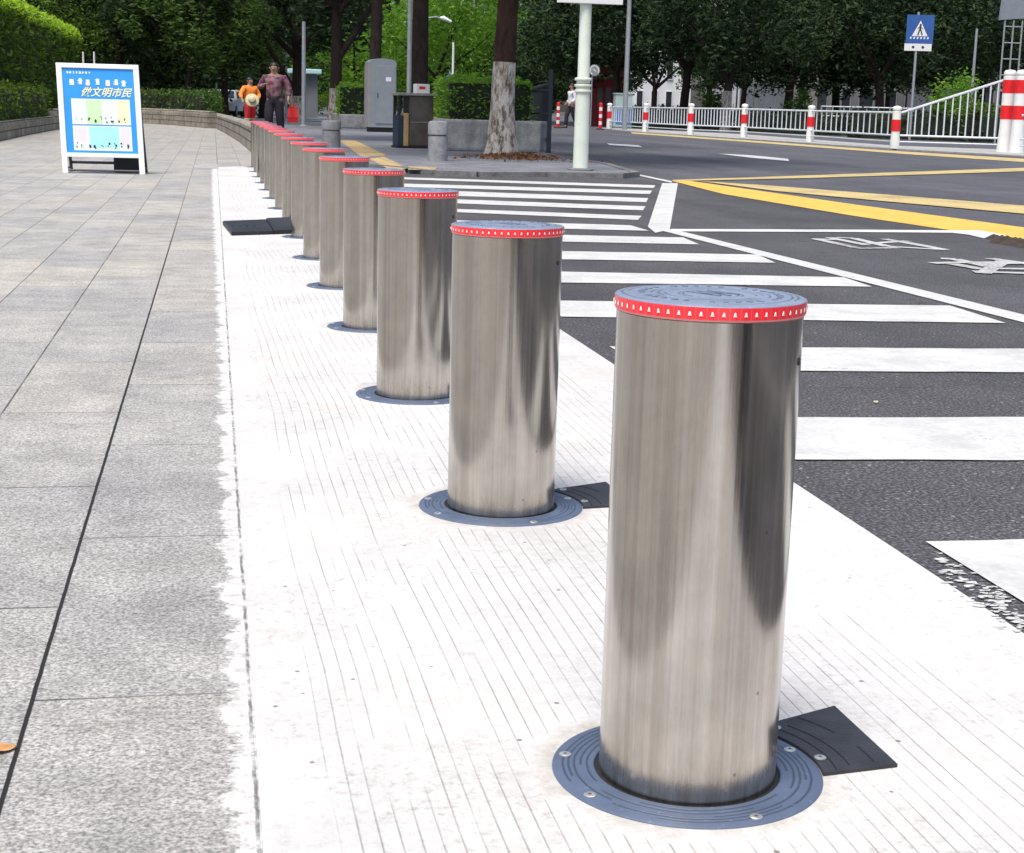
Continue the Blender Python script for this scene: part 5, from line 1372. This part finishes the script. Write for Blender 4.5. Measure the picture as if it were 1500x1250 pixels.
b = MB(); b.add([(-.1, -.05, .0), (.1, -.05, 0), (.1, .05, 0), (-.1, .05, 0), (-.09, -.03, .34), (.09, -.03, .34), (.09, .03, .34), (-.09, .03, .34), (-.12, -.07, .12), (.12, -.07, .12), (.12, .07, .12), (-.12, .07, .12)],
    [(3, 2, 1, 0), (0, 1, 9, 8), (1, 2, 10, 9), (2, 3, 11, 10), (3, 0, 8, 11), (8, 9, 5, 4), (9, 10, 6, 5), (10, 11, 7, 6), (11, 8, 4, 7), (4, 5, 6, 7)]); b.build('pouch', M['redcloth'], t)
b = MB(); b.tube([(-.06, 0, .34), (-.04, 0, .42), (.04, 0, .42), (.06, 0, .34)], .01, 6); b.build('handle', M['redcloth'], t)
q = PX(366, 50); H2 = HT(366, 50, 113)
wk = person((q.x, q.y, 0), R_(35), 'worker in orange top and red trousers with pale bands', H2, dict(elL=(-.20, -.02, .66), wrL=(-.22, -.10, .58), elR=(.16, -.04, .65), wrR=(.07, -.14, .58), knL=(-.07, -.05, .29), anL=(-.07, .0, .045), knR=(.06, .01, .29), anR=(.06, .05, .05)), 'orange', 'redcloth', hair='hair', bulk=1.2)
wk.scale = (1.2, 1.05, 1)
for (x0, y0), (x1, y1) in (((-.07, -.05), (-.07, .0)), ((.06, .01), (.06, .05))):
    for f_ in (.35, .62):
        b = MB(); z_ = (.29-(.29-.045)*f_)*H2; rr_ = (.066-.018*f_)*H2
        b.lathe([(rr_*.7, -.022), (rr_, -.022), (rr_*.98, .022), (rr_*.7, .022)], 18, 0, ((x0+(x1-x0)*f_)*H2, (y0+(y1-y0)*f_)*H2, z_)); b.build('reflective_band', M['straw'], wk, smooth=True)
t = thing('straw_hat', (q.x+.06, q.y-.34, .56*H2), 'round pale straw hat held before the orange worker', 'hat')
b = MB(); b.lathe([(.21, 0), (.20, .015), (.11, .04), (.10, .12), (.06, .15), (.001, .155)], 20); hb = b.build('brim_and_crown', M['straw'], t, smooth=True); hb.rotation_euler = (R_(70), 0, 0)
b = MB(); b.lathe([(.108, .045), (.112, .05), (.108, .07)], 20); rb = b.build('ribbon', M['darkcloth'], t); rb.rotation_euler = (R_(70), 0, 0)
q = PX(838, 76); H3 = HT(838, 76, 122)
person((q.x, q.y, 0), R_(-75), 'pedestrian in white shirt and black trousers walking left of the sign pole', H3, dict(elL=(-.14, .03, .65), wrL=(-.13, -.06, .55), elR=(.14, .02, .65), wrR=(.13, -.08, .56), knL=(-.05, -.09, .30), anL=(-.05, -.10, .045), knR=(.05, .03, .29), anR=(.05, .13, .07)), 'whitecloth', 'darkcloth')

# beside the camera, mirrored in the steel casings: a bystander in maroon
person((1.36, .30, .006), R_(165), 'bystander in maroon shirt and black trousers beside the camera, seen mirrored in the steel', 1.68, dict(elL=(-.15, .02, .65), wrL=(-.14, -.05, .52), elR=(.15, .02, .65), wrR=(.14, -.05, .52), knL=(-.055, -.01, .29), anL=(-.06, .01, .045), knR=(.055, -.01, .29), anR=(.06, .01, .045)), 'maroon', 'darkcloth')
for k, (x, y) in enumerate([(-9, -16), (-2, -20), (5, -17), (11, -22), (-15, -12)]):  # unseen trees, added so the steel casings reflect something dark
    tree((x, y, 0), ['unseen tree added behind the camera, far left', 'unseen tree added behind the camera, left of centre', 'unseen tree added behind the camera, in the middle', 'unseen tree added behind the camera, right side', 'unseen tree added behind the camera, at the outer left'][k], 2.6, .2, ['dark1', 'mid1'][k % 2], 4.6, (1.1, 1.1, 1.1), seed=200+k, group='unseen trees added for the steel reflections')
